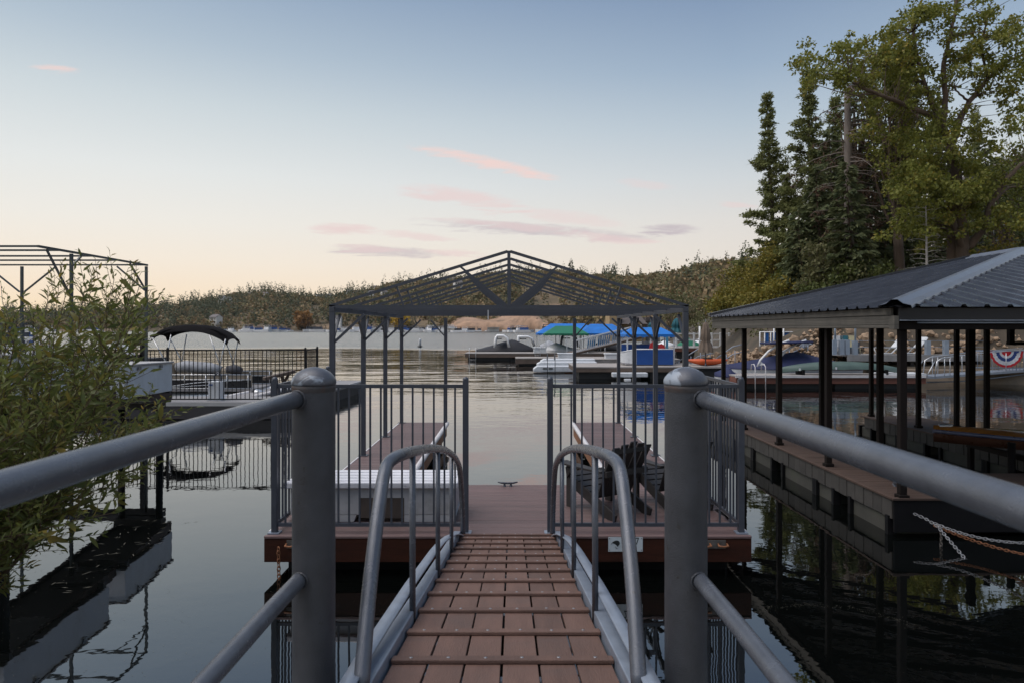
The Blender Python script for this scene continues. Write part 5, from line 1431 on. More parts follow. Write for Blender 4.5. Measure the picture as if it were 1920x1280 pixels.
# ---- white rail fence, teal boats and building behind
T = thing('white_fence', 'white two rail fence on the dock behind the tan umbrella', 'fence', (X(1300, 62), 62, .7))
for z in (1.05, 1.65, 2.2): MB().rng(X(1268, 62), X(1402, 62), 61.95, 62.05, z - .06, z + .06).build('rail', wmet, T)
for k in range(9): MB().rng(X(1268 + k * 16.6, 62) - .07, X(1268 + k * 16.6, 62) + .07, 61.9, 62.1, .5, 2.3).build('post', wmet, T)
mdock('pale dock carrying the white rail fence', X(1262, 62), X(1404, 62), 61.5, 66, .95, redfas, th=.28)
for lab, px0, px1, Y, m in (('teal panelled boat behind the white fence', 1345, 1372, 68, tealc), ('green covered boat behind the white fence', 1268, 1318, 66, green_c), ('white boat with green top behind the tan umbrella', 1298, 1345, 78, bwh)):
    covered_boat('fence_boat', lab, X(px0, Y), X(px1, Y), Y, 1.75, m, 1, w=2.2, zw=1.0, grp='boats behind the white fence')
tag(MB().tube([at(1312, 660, 60), at(1312, 612, 60)], .09, 10).build('white_pole', wmet), 'white pole left of the closed tan umbrella', 'pole')
bw_ = mat('yellow_tan_stucco', (.42, .30, .16), .85, 0, .08, .5); br_ = mat('grey_shingle_roof', (.10, .085, .08), .85, 0, .2, .6)
Y = 112
T = thing('marina_building', 'tan marina building with a grey roof behind the blue canopies', 'building', (X(1190, Y), Y, 2.0))
MB().rng(X(1143, Y), X(1166, Y), Y, Y + 5, .5, 4.9).build('wall', bw_, T); MB().rng(X(1168, Y), X(1212, Y), Y + .5, Y + 7, .5, 3.4).build('wall', bw_, T); MB().rng(X(1214, Y), X(1240, Y), Y + 1, Y + 7, .5, 3.9).build('wall', mat('grey_siding', (.22, .20, .18), .8), T)
MB().prism([(X(1164, Y), Y - .3, 3.4), (X(1214, Y), Y - .3, 3.4), (X(1205, Y), Y + 3, 5.0), (X(1192, Y), Y + 3, 5.1), (X(1172, Y), Y + 3, 4.6)], (0, 4, .1)).build('roof', br_, T)
MB().prism([(X(1178, Y), Y - .8, 3.3), (X(1203, Y), Y - .8, 3.3), (X(1190, Y), Y - .8, 4.3)], (0, .4, 0)).build('gable', bw_, T)
for s in (-1, 1): MB().bar((X(1190, Y), Y - .85, 4.45), (X(1190 + s * 14, Y), Y - .85, 3.25), .5, .14).build('gable_trim', br_, T)
MB().rng(X(1212.5, Y), X(1242, Y), Y + .7, Y + 7.3, 3.9, 4.5).build('roof', br_, T)
for px in (1170, 1206): MB().rng(X(px, Y), X(px + 7, Y), Y + .43, Y + .5, 1.7, 2.9).build('window', hg, T)

# ================================================================== RIGHT BACKGROUND BENEATH THE SHELTER ROOF
mdock('dock with white edge and red brown side behind the shelter posts', X(1380, 30.5), X(1737, 30.5), 30.5, 32.2, .58, redfas, 'docks behind the shelter', th=.30)
tag(MB().rng(X(1380, 30.4), X(1738, 30.4), 30.44, 30.50, .49, .595).build('dock_bumper', bumper), 'white bumper strip along the red brown dock behind the shelter', 'bumper', 'docks behind the shelter')
ladder('white ladder rails on the red brown dock behind the first shelter posts', 1415, 684, 740, 30.35, .46, m=bumper)
T = covered_boat('covered_boat', 'boat under a navy cover with white tower behind the shelter posts', X(1362, 33.6), X(1602, 33.6), 33.9, 1.45, navyc, -1, w=2.3, peak=.56, zw=.78)
for dx, m_ in ((0, bwh), (.95, bwh)):
    c = at(1420, 688, 33.2) + V((dx, dx * .3, 0))
    MB().tube([c, c + V((.15, 0, .35)), c + V((.55, 0, .78)), c + V((1.1, 0, 1.12)), c + V((1.55, 0, 1.3))], .055, 8).build('tower_leg', bwh, T)
    MB().prism([c + V((-.05, -.02, -.1)), c + V((.5, -.02, -.15)), c + V((.45, -.02, .05)), c + V((.12, -.02, .32))], (0, .05, 0)).build('tower_fairing', bwh, T)
tc = at(1470, 645, 33.6)
MB().prism([tc + V((-.95, -.7, -.02)), tc + V((1.15, -.7, .06)), tc + V((1.15, .7, .06)), tc + V((-.95, .7, -.02))], (0, 0, .10)).build('tower_canopy', navyc, T, .03)
T = covered_boat('covered_boat', 'white bowed boat with navy cover at the left end of the red brown dock', X(1353, 30.9), X(1392, 30.9), 32.0, .80, navyc, -1, bwh, 1.1, .7, .52)
# canoe upside down on the dock
T = thing('canoe', 'green canoe lying upside down on the red brown dock', 'canoe', at(1580, 712, 31.2))
cg = mat('grey_green_canoe', (.075, .115, .10), .5, 0, .15, 2, .1)
rows = []; ca_, cb_ = X(1462, 31.1), X(1690, 31.1)
for k in range(17):
    u = k / 16; e = abs(2 * u - 1); s_ = (1 - e ** 2.4) ** .8 + .03; x = ca_ + (cb_ - ca_) * u; ztop = 1.18 - .30 * e ** 2.2; zed = ztop - .36 * (1 - .35 * e)
    rows.append([V((x, 31.3 + .42 * s_ * math.cos(math.pi * j / 8), zed + (ztop - zed) * math.sin(math.pi * j / 8))) for j in range(9)])
MB().grid(rows).build('hull', cg, T)
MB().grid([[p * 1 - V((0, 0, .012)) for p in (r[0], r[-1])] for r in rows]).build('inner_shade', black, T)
for px in (1500, 1655): MB().rng(X(px, 31.2), X(px, 31.2) + .1, 30.9, 31.7, .58, .82).build('support', black, T)
for px, py in ((1500, 692), (1568, 690)):
    p = at(px, py, 30.87); MB().rng(p.x - .035, p.x + .035, 30.86, 30.9, p.z - .05, p.z + .05).build('decal', white, T)
# white slab at the dock's right end with the aluminium gangway up to the bank
tag(MB().prism([(X(1655, 31), 30.9, .581), (X(1735, 31), 30.9, .581), (X(1735, 31), 32, .581), (X(1655, 31), 32, .581)], (0, 0, .07)).build('white_step', white), 'low white slab on the right end of the red brown dock', 'slab')
T = thing('aluminium_gangway', 'aluminium gangway with tube rails from the red brown dock to the bank', 'gangway', at(1740, 705, 32))
g0, g1 = at(1735, 706, 31.5), at(1930, 692, 33.2)
MB().bar(g0, g1, .9, .10).build('deck', galv, T)
for s in (-.45, .45):
    o_ = V((0, s, 0)); a = g0 + o_; b = g1 + o_
    MB().tube([a.lerp(b, .03), a.lerp(b, .05) + V((0, 0, .72)), a.lerp(b, .10) + V((0, 0, .86)), a.lerp(b, .5) + V((0, 0, .98)), b + V((0, 0, 1.0))], .025, 8).build('handrail', alu, T)
    for k in (.12, .17, .40, .7): MB().tube([a.lerp(b, k), a.lerp(b, k) + V((0, 0, .9))], .02, 6).build('baluster', alu, T)
    MB().tube([a.lerp(b, -.05), a.lerp(b, .03) + V((0, 0, .72))], .022, 6).build('baluster', alu, T)
tag(MB().tube([at(1738, 716, 31.6), at(1800, 714.5, 32), at(1865, 708, 32.4), at(1935, 699, 32.8)], .03, 8).build('mooring_pole', galv), 'thin grey mooring pole below the aluminium gangway', 'pole')

# ---- bank: stones, low concrete wall, deck with railing
stm = mat('tan_field_stone', (.27, .19, .125), .9, 0, .3, 1.5, .6, 9, .32)
stones = []
for i in range(6):
    P = unit(NR.normal(size=(40, 3))) * NR.uniform(.8, 1.1, (40, 1)) * np.array([1, .8, .72])
    import bmesh
    bm = bmesh.new()
    for p in P: bm.verts.new(p)
    bmesh.ops.convex_hull(bm, input=bm.verts)
    bmesh.ops.dissolve_limit(bm, angle_limit=.30, verts=bm.verts, edges=bm.edges)
    me = bpy.data.meshes.new('stone'); bm.to_mesh(me); bm.free(); me.materials.append(stm); stones.append(me)
SW_ = thing('stone_bank', 'bank of tan boulders behind the docks under the shelter roof', 'stone bank', (20, 36, .5))
inv = Matrix.Translation(SW_.location).inverted()
MB().grid([[V((x, y, z)) for x, y, z in r] for r in ([(11.6, 39.4, -.4), (14.0, 37.8, -.4), (16.5, 35.8, -.4), (20, 35.0, -.4), (31, 32.6, -.4)], [(11.9, 40.4, .7), (14.2, 38.8, .9), (16.7, 37.0, .9), (20, 36.2, .9), (31, 33.8, .9)], [(12.6, 41.6, 1.1), (14.8, 40.0, 1.7), (17.2, 38.6, 2.8), (20, 37.6, 3.3), (31, 35.6, 3.6)], [(15.5, 45, 1.2), (16.8, 42.8, 1.8), (18.6, 41.5, 3.2), (20.5, 40.0, 3.8), (31, 38, 4)])]).build('earth', soil, SW_)
for k in range(295):
    u = R.random(); x = 11.8 + u * 14; yb = float(np.interp(x, [11.6, 14, 16.5, 20, 31], [39.4, 37.8, 35.8, 35.0, 32.6])); v = R.random()
    z = -.1 + v * float(np.interp(x, [12, 14.5, 17, 20], [1.2, 1.7, 2.9, 3.4])); y = yb + (z + .4) * .82 + R.uniform(-.15, .1)
    o = link('stone', R.choice(stones), SW_, False); o.matrix_parent_inverse = inv
    s = R.uniform(.12, .40) * (1.1 if v < .4 else .85); o.location = (x, y, z); o.scale = (s, s, s); o.rotation_euler = (R.uniform(0, 6), R.uniform(0, 6), R.uniform(0, 6))
mb = MB()
for k in range(1500):
    x = R.uniform(11.8, 27); yb = float(np.interp(x, [11.6, 14, 16.5, 20, 31], [39.4, 37.8, 35.8, 35.0, 32.6])); v = R.random()
    z = -.1 + v * float(np.interp(x, [12, 14.5, 17, 20], [1.2, 1.7, 2.9, 3.5])); y = yb + (z + .4) * .82 + R.uniform(0, .2); s = R.uniform(.07, .2)
    P = [V((R.uniform(.7, 1.1) * a * s, R.uniform(.7, 1.1) * b * s, R.uniform(.6, 1) * c * s)) + V((x, y, z)) for a, b, c in ((1, 0, 0), (-1, 0, 0), (0, 1, 0), (0, -1, 0), (0, 0, 1), (0, 0, -1))]
    mb.add(P, [(0, 2, 4), (2, 1, 4), (1, 3, 4), (3, 0, 4), (2, 0, 5), (1, 2, 5), (3, 1, 5), (0, 3, 5)])
tag(mb.build('small_stone', stm, SW_), kind='stuff')
tag(MB().prism([(18.6, 34.4, -.5), (30, 31.2, -.5), (30, 31.2, .72), (18.6, 34.4, .62)], (.2, .7, 0)).build('sea_wall', mat('tan_concrete_wall', (.24, .19, .14), .9, 0, .25, 1.2, .5, 8, grime=((.07, .055, .04), .5, .8, .7))), 'low tan concrete wall at the water on the right bank', 'wall')
Y = 34.8
BD = thing('bank_deck', 'grey deck on posts along the stony bank behind the shelter', 'deck', (X(1700, Y), Y, 1.2))
gwood = mat('weathered_grey_wood', (.24, .235, .23), .85, 0, .25, 2, .3, 20, .08)
MB().rng(X(1590, Y), X(1850, Y), Y, Y + 2.4, 1.26, 1.34).build('deck', gwood, BD); MB().rng(X(1588, Y), X(1850, Y), Y - .04, Y, 1.02, 1.33).build('fascia', gwood, BD)
for px in (1600, 1650, 1715, 1780, 1840): MB().rng(X(px, Y) - .09, X(px, Y) + .09, Y + .2, Y + .4, -.5, 1.26).build('post', darkwood, BD)
DR = thing('deck_railing', 'railing of blue grey posts and thin wires on the bank deck', 'railing', (X(1700, Y), Y, 1.34))
bgp = mat('blue_grey_post', (.27, .32, .38), .6, 0, .12, 3)
for px in (1566, 1580, 1590, 1605, 1742, 1776): MB().rng(X(px, Y) - .11, X(px, Y) + .11, Y + .02, Y + .22, 1.34, 2.05 if px > 1600 else 2.1).build('post', bgp, DR)
for z in (1.72, 2.05): MB().tube([V((X(1566, Y), Y + .1, z)), V((X(1850, Y), Y + .1, z))], .014, 6).build('wire', galv, DR)
for px in (1568, 1606): MB().tube([V((X(px, Y), Y + .12, 2.0)), V((X(px, Y), Y + .12, 3.2))], .05, 8).build('pole', bgp, DR)
tag(MB().rng(X(1608, Y), X(1642, Y), Y + 1.6, Y + 1.7, 1.34, 1.95).build('dark_panel', charcoal), 'dark screen panel on the bank deck', 'panel')
def lounger(lab, px, z, Y, m):
    x = X(px, Y); T = thing('deck_lounger', lab, 'lounge chair', (x, Y, z), group='white lounge chairs on the bank deck')
    MB().tube([V((x - .65, Y, z + .32)), V((x - .55, Y, z + .05)), V((x - .05, Y, z + .05)), V((x + .25, Y, z + .34)), V((x + .65, Y, z + .85))], .035, 8).build('frame', m, T)
    MB().tube([V((x - .65, Y + .55, z + .32)), V((x - .55, Y + .55, z + .05)), V((x - .05, Y + .55, z + .05)), V((x + .25, Y + .55, z + .34)), V((x + .65, Y + .55, z + .85))], .035, 8).build('frame', m, T)
    MB().prism([V((x - .66, Y + .03, z + .33)), V((x + .22, Y + .03, z + .33)), V((x + .22, Y + .03, z + .36)), V((x - .66, Y + .03, z + .36))], (0, .5, 0)).build('seat', m, T)
    MB().prism([V((x + .22, Y + .03, z + .33)), V((x + .66, Y + .03, z + .86)), V((x + .64, Y + .03, z + .89)), V((x + .2, Y + .03, z + .36))], (0, .5, 0)).build('backrest', m, T)
lounger('white lounge chair on the bank deck between two shelter posts', 1673, 1.34, 35.2, white)
lounger('white lounge chair on the bank deck right of the nearest shelter post', 1716, 1.34, 35.4, white)
def deck_chair(lab, px, s, m):
    x = X(px, 35.6); T = thing('deck_chair', lab, 'chair', (x, 35.6, 1.34), group='chairs on the bank deck')
    MB().prism([V((x - .25 * s, 35.6, 1.7)), V((x + .25 * s, 35.6, 1.7)), V((x + .3 * s, 35.8, 2.3)), V((x - .2 * s, 35.8, 2.3))], (0, .04, 0)).build('backrest', m, T)
    MB().rng(x - .25 * s, x + .25 * s, 35.2, 35.6, 1.66, 1.71).build('seat', m, T)
    for dx in (-.23, .23):
        for y in (35.22, 35.58): MB().tube([V((x + dx * s, y, 1.34)), V((x + dx * s, y, 1.68))], .022, 6).build('leg', m, T)
deck_chair('pale deck chair between the blue grey posts', 1573, 1, offwhite); deck_chair('teal deck chair between the blue grey posts', 1585, .9, tealc); deck_chair('yellowish deck chair right of the teal chair', 1599, .8, mat('straw_chair', (.40, .36, .22), .7))
# stairs / gangways of pale metal left of the deck, blue panel fence, red and cream shed
T = thing('blue_panel_fence', 'blue fabric panels in a white tube railing behind the boat tower', 'fence', (X(1455, 42), 42, 1.0))
for a, b in ((1434, 1441), (1448, 1457), (1468, 1480)): MB().rng(X(a, 42), X(b, 42), 41.97, 42.0, 1.5, 2.42).build('panel', mat('azure_panel', (.01, .12, .40), .6), T)
for z in (1.45, 2.45): MB().tube([V((X(1424, 42), 41.93, z)), V((X(1535, 42), 41.93, z))], .035, 8).build('rail', wmet, T)
for px in (1424, 1433, 1444, 1460, 1484, 1510, 1535): MB().tube([V((X(px, 42), 41.93, .6)), V((X(px, 42), 41.93, 2.47))], .035, 8).build('post', wmet, T)
for px in (1450, 1468): MB().tube([V((X(px, 42), 41.9, .6)), V((X(px, 42), 41.9, 3.1))], .05, 8).build('pole', wmet, T)
mdock('grey dock under the blue panel fence', X(1395, 42), X(1560, 42), 41.5, 44, 1.05, grdock, 'docks behind the shelter')
T = thing('pale_ramp', 'pale grey ramp with bare tube rails behind the navy boat', 'ramp', (X(1520, 38), 38, .8))
r0, r1 = at(1452, 672, 36.5), at(1530, 655, 40)
MB().prism([at(1484, 660, 38), at(1560, 660, 38), at(1560, 641, 38), at(1506, 643, 38)], (0, .08, 0)).build('side_panel', mat('pale_blue_grey_panel', (.36, .39, .44), .6, 0, .06), T)
for a, b in (((1443, 672), (1506, 638)), ((1455, 676), (1512, 648)), ((1506, 640), (1560, 660))): MB().tube([at(*a, 37.8), at(*b, 37.8)], .035, 8).build('rail', galv, T)
for px, p0, p1 in ((1506, 640, 676), (1515, 645, 674), (1480, 656, 680)): MB().tube([at(px, p0, 37.8), at(px, p1, 37.8)], .03, 8).build('post', galv, T)
MB().bar(at(1440, 678, 37), at(1560, 668, 39), 1.0, .1).build('deck', gwood, T)
def tube_stairs(lab, px, py, Y, sx):
    T = thing('tube_stair', lab, 'stairs', at(px, py + 30, Y), group='grey tube railed stairs on the bank')
    for k in range(2):
        for o_ in (0, 14): MB().tube([at(px - 40 * sx, py + 22 + o_, Y + k), at(px + 10 * sx, py - 6 + o_, Y + k), at(px + 40 * sx, py - 12 + o_, Y + k)], .03, 6).build('rail', galv, T)
        for q in (-30, -5, 15, 35): MB().tube([at(px + q * sx, py + 6 - q * .35, Y + k), at(px + q * sx, py + 34 - q * .2, Y + k)], .025, 6).build('baluster', galv, T)
    for q in range(5): MB().box(at(px - 34 * sx + q * 14 * sx, py + 42 - q * 4, Y + .5), (.45, 1.1, .06)).build('tread', gwood, T)
tube_stairs('grey tube railed stairs between the first shelter posts', 1366, 656, 38.8, .8)
tube_stairs('grey tube railed stairs left of the first shelter post', 1300, 660, 39.2, .9)
T = thing('red_shed', 'small shed with red and cream wall panels on the bank behind the shelter', 'shed', (X(1520, 46), 46, 2))
MB().rng(X(1503, 46), X(1519, 46), 46, 48, 1.0, 3.3).build('wall', mat('cream_wall', (.45, .42, .33), .8), T); MB().rng(X(1519.2, 46), X(1545, 46), 46, 48, 1.0, 3.3).build('wall', mat('red_wall', (.36, .035, .03), .7), T)
MB().rng(X(1500, 46), X(1548, 46), 45.8, 48.3, 3.3, 3.42).build('roof', br_, T)
MB().rng(X(1524, 46), X(1534, 46), 45.97, 45.995, 1.0, 2.6).build('door', white, T)
T = thing('grey_hut', 'pale grey sided hut at the right picture edge on the bank', 'hut', (X(1910, 36), 36.3, 2))
for k in range(9): MB().rng(X(1893, 36), X(1935, 36), 36.0 - .004 * (k % 2), 38, 1.2 + k * .24, 1.2 + k * .24 + .225).build('plank', mat('pale_grey_siding', (.33, .36, .37), .8, 0, .1, 2), T)
MB().rng(X(1889, 36), X(1940, 36), 35.8, 38.2, 3.36, 3.5).build('roof', br_, T); MB().rng(X(1908, 36), X(1920, 36), 35.97, 35.992, 1.2, 3.1).build('door', mat('brown_door', (.16, .10, .06), .7), T)
# lower railing with bunting
T = thing('bank_railing', 'grey picket railing on the low wall behind the bunting', 'railing', (X(1880, 33), 33, .7))
for z in (.80, 1.62): MB().bar((X(1820, 33.2), 33.2, z), (X(1960, 32.2), 32.2, z), .05).build('rail', galv, T)
for k in range(22):
    p = V((X(1820, 33.2), 33.2, 0)).lerp(V((X(1960, 32.2), 32.2, 0)), k / 21); MB().tube([p + V((0, 0, .7)), p + V((0, 0, 1.62))], .015, 5).build('picket', galv, T)
BF = thing('bunting', 'red white and blue fan bunting hung on the bank railing', 'bunting', at(1886, 659, 32.5))
cx, wv = at(1886.5, 657, 32.4), .79
def fan(r0_, r1_, yo):
    rows = []
    for r_ in (r0_, (r0_ + r1_) / 2, r1_):
        rows.append([V((cx.x + r_ * wv * math.cos(math.pi * (1 + k / 24)), cx.y - .03 - yo + .035 * math.sin(k * 2.6) * r_, cx.z - .02 + .98 * r_ * wv * 1.02 * math.sin(math.pi * (1 + k / 24)) * .98)) for k in range(25)])
    mb = MB(); mb.grid(rows); mb.grid([[p + V((0, .006, 0)) for p in r] for r in rows]); return mb
bred, bwht, bblu = mat('bunting_red', (.50, .015, .025), .8), mat('bunting_white', (.72, .72, .74), .8), mat('bunting_blue', (.03, .06, .22), .8)
for r0_, r1_, m_ in ((.02, .30, bred), (.30, .44, bwht), (.44, .64, bblu), (.64, .86, bwht), (.86, 1.0, bred)): fan(r0_, r1_, 0).build('band', m_, BF)
for s in (-1, 1): fan(.0, .12, .03).build('rosette', bblu, BF).location = (s * .48, 0, 0)
# ================================================================== TREES ON THE RIGHT BANK
pine_n = leafmat('pine_needles', [(.080, .102, .034), (.145, .168, .058), (.22, .225, .082), (.11, .135, .048)], .34, .7)
fir_n = leafmat('fir_needles', [(.060, .084, .042), (.105, .135, .062), (.175, .19, .088), (.075, .105, .056)], .30, .7)
brown_n = leafmat('dead_brown_needles', [(.095, .055, .035), (.14, .085, .055), (.075, .05, .035)], .1, .8)
oak_g = leafmat('broadleaf_green', [(.095, .118, .022), (.16, .18, .032), (.24, .24, .048), (.125, .15, .03), (.35, .26, .045)], .35, .55)
oak_d = leafmat('dark_broadleaf', [(.045, .062, .016), (.075, .098, .024), (.11, .125, .036), (.055, .078, .020)], .3, .6)
bush_y = leafmat('yellow_green_bush', [(.11, .125, .024), (.17, .165, .032), (.25, .19, .034), (.13, .145, .03)], .3, .6)
bush_o = leafmat('olive_bush', [(.07, .082, .03), (.115, .12, .046), (.16, .15, .07), (.088, .10, .036)], .3, .6)
tbark = mat('brown_tree_bark', (.105, .075, .055), .9, 0, .35, 2.2, .7, 9, 0, (1, 1, .25))
gbark = mat('grey_dead_bark', (.16, .135, .118), .9, 0, .3, 3, .6, 9, 0, (1, 1, .25))
pbark = mat('pale_thin_bark', (.30, .28, .25), .85, 0, .2, 4, .3, 20)

def ground(px, Y):
    """a rough height of the right slope at depth Y"""
    return float(np.interp(Y, [36, 40, 46, 55, 70, 100], [2.0, 3.0, 4.0, 5.0, 6.5, 9]))

def bend(a, b, s=.12, n=6, lift=0):
    a, b = V(a), V(b); L = (b - a).length; o = V((R.uniform(-1, 1), R.uniform(-1, 1), R.uniform(-.4, 1))) * L * s + V((0, 0, lift))
    m = (a + b) / 2 + o
    return [a * (1 - u) ** 2 + m * 2 * u * (1 - u) + b * u * u for u in np.linspace(0, 1, n)]

def conifer(lab, px, ptop, Y, wpx, nm, kind='fir', bare=.12, dens=1.0, zbase=None, group='evergreens on the right bank', lean=0, name=None):
    top = at(px, ptop, Y); zb = ground(px, Y) if zbase is None else zbase
    b0 = V((top.x - lean, Y, zb - .5)); H = top.z - zb; W_ = wpx / F * Y
    T = thing(name or (kind + '_tree'), lab, 'tree', (b0.x, Y, zb), group=group)
    r0 = max(.10, H * .016)
    ax = lambda u: b0.lerp(top, u) + V((.15 * math.sin(u * 5), 0, 0))
    MB().tube([ax(u) for u in np.linspace(0, 1, 14)], [r0 * (1 - .93 * u) for u in np.linspace(0, 1, 14)], 9).build('trunk', tbark, T)
    br = MB(); C_, D_, LN, WD = [], [], [], []
    nb = int(H * (11 if kind == 'fir' else 6.5) * dens)
    for k in range(nb):
        u = bare + (1 - bare) * ((k + R.random()) / nb)
        if kind == 'pine': wn = H / .62; u = min(1, (int(u * wn) + R.uniform(.3, .6)) / wn)
        th = k * 2.39996 + R.uniform(-.5, .5)
        if kind == 'fir': ln = W_ * (1.04 - (u - bare) / (1 - bare)) ** .85 * R.uniform(.72, 1.12) * (.92 if u > bare + .08 else .8); drop = -.30 + .25 * u
        else: ln = W_ * (1.04 - (u - bare) / (1 - bare)) ** .95 * R.choice((.45, .7, .9, 1.1, 1.3)) * (.55 + .45 * math.sin(u * 13 + px) ** 2); drop = -.05 + .35 * u + R.uniform(-.25, .15)
        ln = max(ln, .25)
        p = ax(u); d = V((math.cos(th), math.sin(th), drop)).normalized(); q = p + d * ln + V((0, 0, (.05 if kind == 'fir' else .12) * ln))
        br.tube([p, p.lerp(q, .55) - V((0, 0, .04 * ln)), q], [.012 + .012 * ln, .010 + .006 * ln, .005], 4, False)
        side = d.cross(V((0, 0, 1))).normalized()
        if kind == 'fir':
            m = int(34 * ln * dens) + 12
            for j in range(m):
                f = R.random() ** .7; w_ = R.uniform(-1, 1) * .42 * ln * (1.05 - f)
                C_.append(p.lerp(q, .12 + .88 * f) + side * w_ - V((0, 0, abs(w_) * .25 + R.uniform(0, .08)))); dd = d + side * (w_ * 1.6 / ln) + V((R.uniform(-.3, .3), R.uniform(-.3, .3), R.uniform(-.5, .15)))
                D_.append(dd); LN.append(R.uniform(.32, .62)); WD.append(R.uniform(.15, .28))
        else:
            for j in range(max(2, int(4.4 * ln))):
                f = R.uniform(.42, 1.04); c = p.lerp(q, f) + side * R.uniform(-.25, .25) * ln * .8 + V((0, 0, R.uniform(-.05, .22)))
                for g in range(22):
                    C_.append(c + V((R.gauss(0, .13), R.gauss(0, .13), R.gauss(0, .09)))); D_.append(V((R.gauss(0, 1), R.gauss(0, 1), R.gauss(.35, .8))) + d * .5); LN.append(R.uniform(.22, .40)); WD.append(R.uniform(.08, .15))
    tag(br.build('branch', tbark, T), kind='stuff')
    vs, fs = leaves(np.array([tuple(p) for p in C_]), np.array([tuple(p) for p in D_]), np.array(LN), np.array(WD), .12)
    tag(link('crown', np_mesh('crown', vs, fs, nm), T), kind='stuff')
    return T

def clusters(T, cs, n, lf, m, name='crown', flat=.75, wid=.6):
    """leaf clusters: cs is a list of (centre, radius)"""
    C_, D_ = [], []
    for c, r in cs:
        k = max(8, int(n * r * r))
        d = unit(NR.normal(size=(k, 3))); rr = NR.random((k, 1)) ** .45
        C_.append(np.array(c) + d * rr * np.array([[r, r, r * flat]])); D_.append(NR.normal(size=(k, 3)) + np.array([[0, 0, -.35]]))
    C_, D_ = np.concatenate(C_), np.concatenate(D_)
    s = lf * NR.uniform(.65, 1.3, len(C_))
    vs, fs = leaves(C_, D_, s, s * wid, .1)
    return tag(link(name, np_mesh(name, vs, fs, m), T), kind='stuff')

def broadleaf(lab, px, ptop, Y, wpx, m, n=70, lf=.20, nc=60, zbase=None, group=None, hfrac=.30, name='broadleaf_tree', dens=46, cr_=(.55, 1.15), trunk=None):
    """trunk, limbs and a lumpy crown of leaf clusters inside an uneven ellipsoid"""
    top = at(px, ptop, Y); zb = ground(px, Y) if zbase is None else zbase
    H = top.z - zb; W_ = wpx / F * Y
    T = thing(name, lab, 'tree' if 'bush' not in name else 'bush', (top.x, Y, zb), group=group)
    base_ = V((top.x, Y, zb - .4)); fork = V((top.x + R.uniform(-.2, .2), Y, zb + H * hfrac))
    tr = MB(); r0 = trunk or max(.05, H * .017)
    tr.tube(bend(base_, fork, .06), [r0 * (1.15 - .3 * u) for u in np.linspace(0, 1, 6)], 9)
    cc = V((top.x, Y, zb + H * (.5 + hfrac * .45))); rz_ = H * (1 - hfrac * .9) * .5
    cs = []
    lim = MB()
    for k in range(nc):
        while True:
            d = V((R.gauss(0, 1), R.gauss(0, 1), R.gauss(0, 1))).normalized()
            if d.z > -.75: break
        rr = R.uniform(.35, 1.0) ** .6 * (.82 + .22 * math.sin(d.x * 6 + d.z * 5 + px))
        c = cc + V((d.x * W_ * rr, d.y * W_ * rr * .9, d.z * rz_ * rr)); r = R.uniform(*cr_) * (1 - .25 * rr)
        cs.append((tuple(c), r))
        if k % 2 == 0: lim.tube(bend(fork.lerp(cc, R.uniform(-.2, .7)), c, .14), [max(.012, r0 * .42 * (1 - .9 * u)) for u in np.linspace(0, 1, 6)], 5, False)
    tr.build('trunk', tbark, T); tag(lim.build('limb', tbark, T), kind='stuff')
    clusters(T, cs, dens, lf, m)
    return T

# the slender pine that stands clear of the others, and the pines and firs behind
conifer('slender pine standing clear at the left edge of the bank trees', 1441, 178, 60, 54, pine_n, 'pine', .20, 1.35, 4.0, lean=-.4)
conifer('tall pine just right of the slender pine, with its top against the sky', 1519, 138, 56, 78, pine_n, 'pine', .15, 1.5, 4.5)
conifer('darker pine filling the gap between the two tall pines', 1478, 330, 58, 42, pine_n, 'pine', .1, 1.3, 4.5)
conifer('dense dark fir left of the dead pine', 1560, 250, 52, 92, fir_n, 'fir', .06, .85)
conifer('dense dark fir below the dead pine branches', 1632, 300, 50, 96, fir_n, 'fir', .06, .85)
conifer('shorter blue green fir at the foot of the dark firs', 1500, 395, 50, 62, fir_n, 'fir', .04, .85)
conifer('dark fir behind the leafy oak trunk', 1700, 330, 56, 84, fir_n, 'fir', .05, .75)
conifer('dark fir right of the leafy oak trunk', 1850, 260, 62, 92, fir_n, 'fir', .05, .7)
conifer('tall fir behind the oak crown near the right picture edge', 1830, 210, 66, 60, pine_n, 'pine', .1, 1.0)
conifer('dark fir at the right picture edge above the hut', 1930, 300, 52, 80, fir_n, 'fir', .05, .7)
conifer('dark fir standing in front of the dead pine trunk', 1592, 305, 46, 70, fir_n, 'fir', .04, .9)
conifer('dark fir between the tall pine and the dead pine', 1535, 315, 50, 70, fir_n, 'fir', .04, .9)
conifer('dark fir right of the dead pine, behind the sapling', 1672, 290, 52, 84, fir_n, 'fir', .04, .85)
conifer('low dark fir filling in below the sapling', 1745, 395, 50, 70, fir_n, 'fir', .03, .8)
conifer('tall dark fir behind the dead pine', 1570, 185, 60, 66, pine_n, 'pine', .1, 1.6)
conifer('tall dark fir behind the long oak limb', 1640, 190, 58, 70, fir_n, 'fir', .05, .8)
conifer('green pine behind the leafy crown, left part', 1690, 110, 60, 66, pine_n, 'pine', .1, 1.6)
conifer('green pine behind the fork of the great tree', 1760, 200, 64, 70, pine_n, 'pine', .1, 1.5)
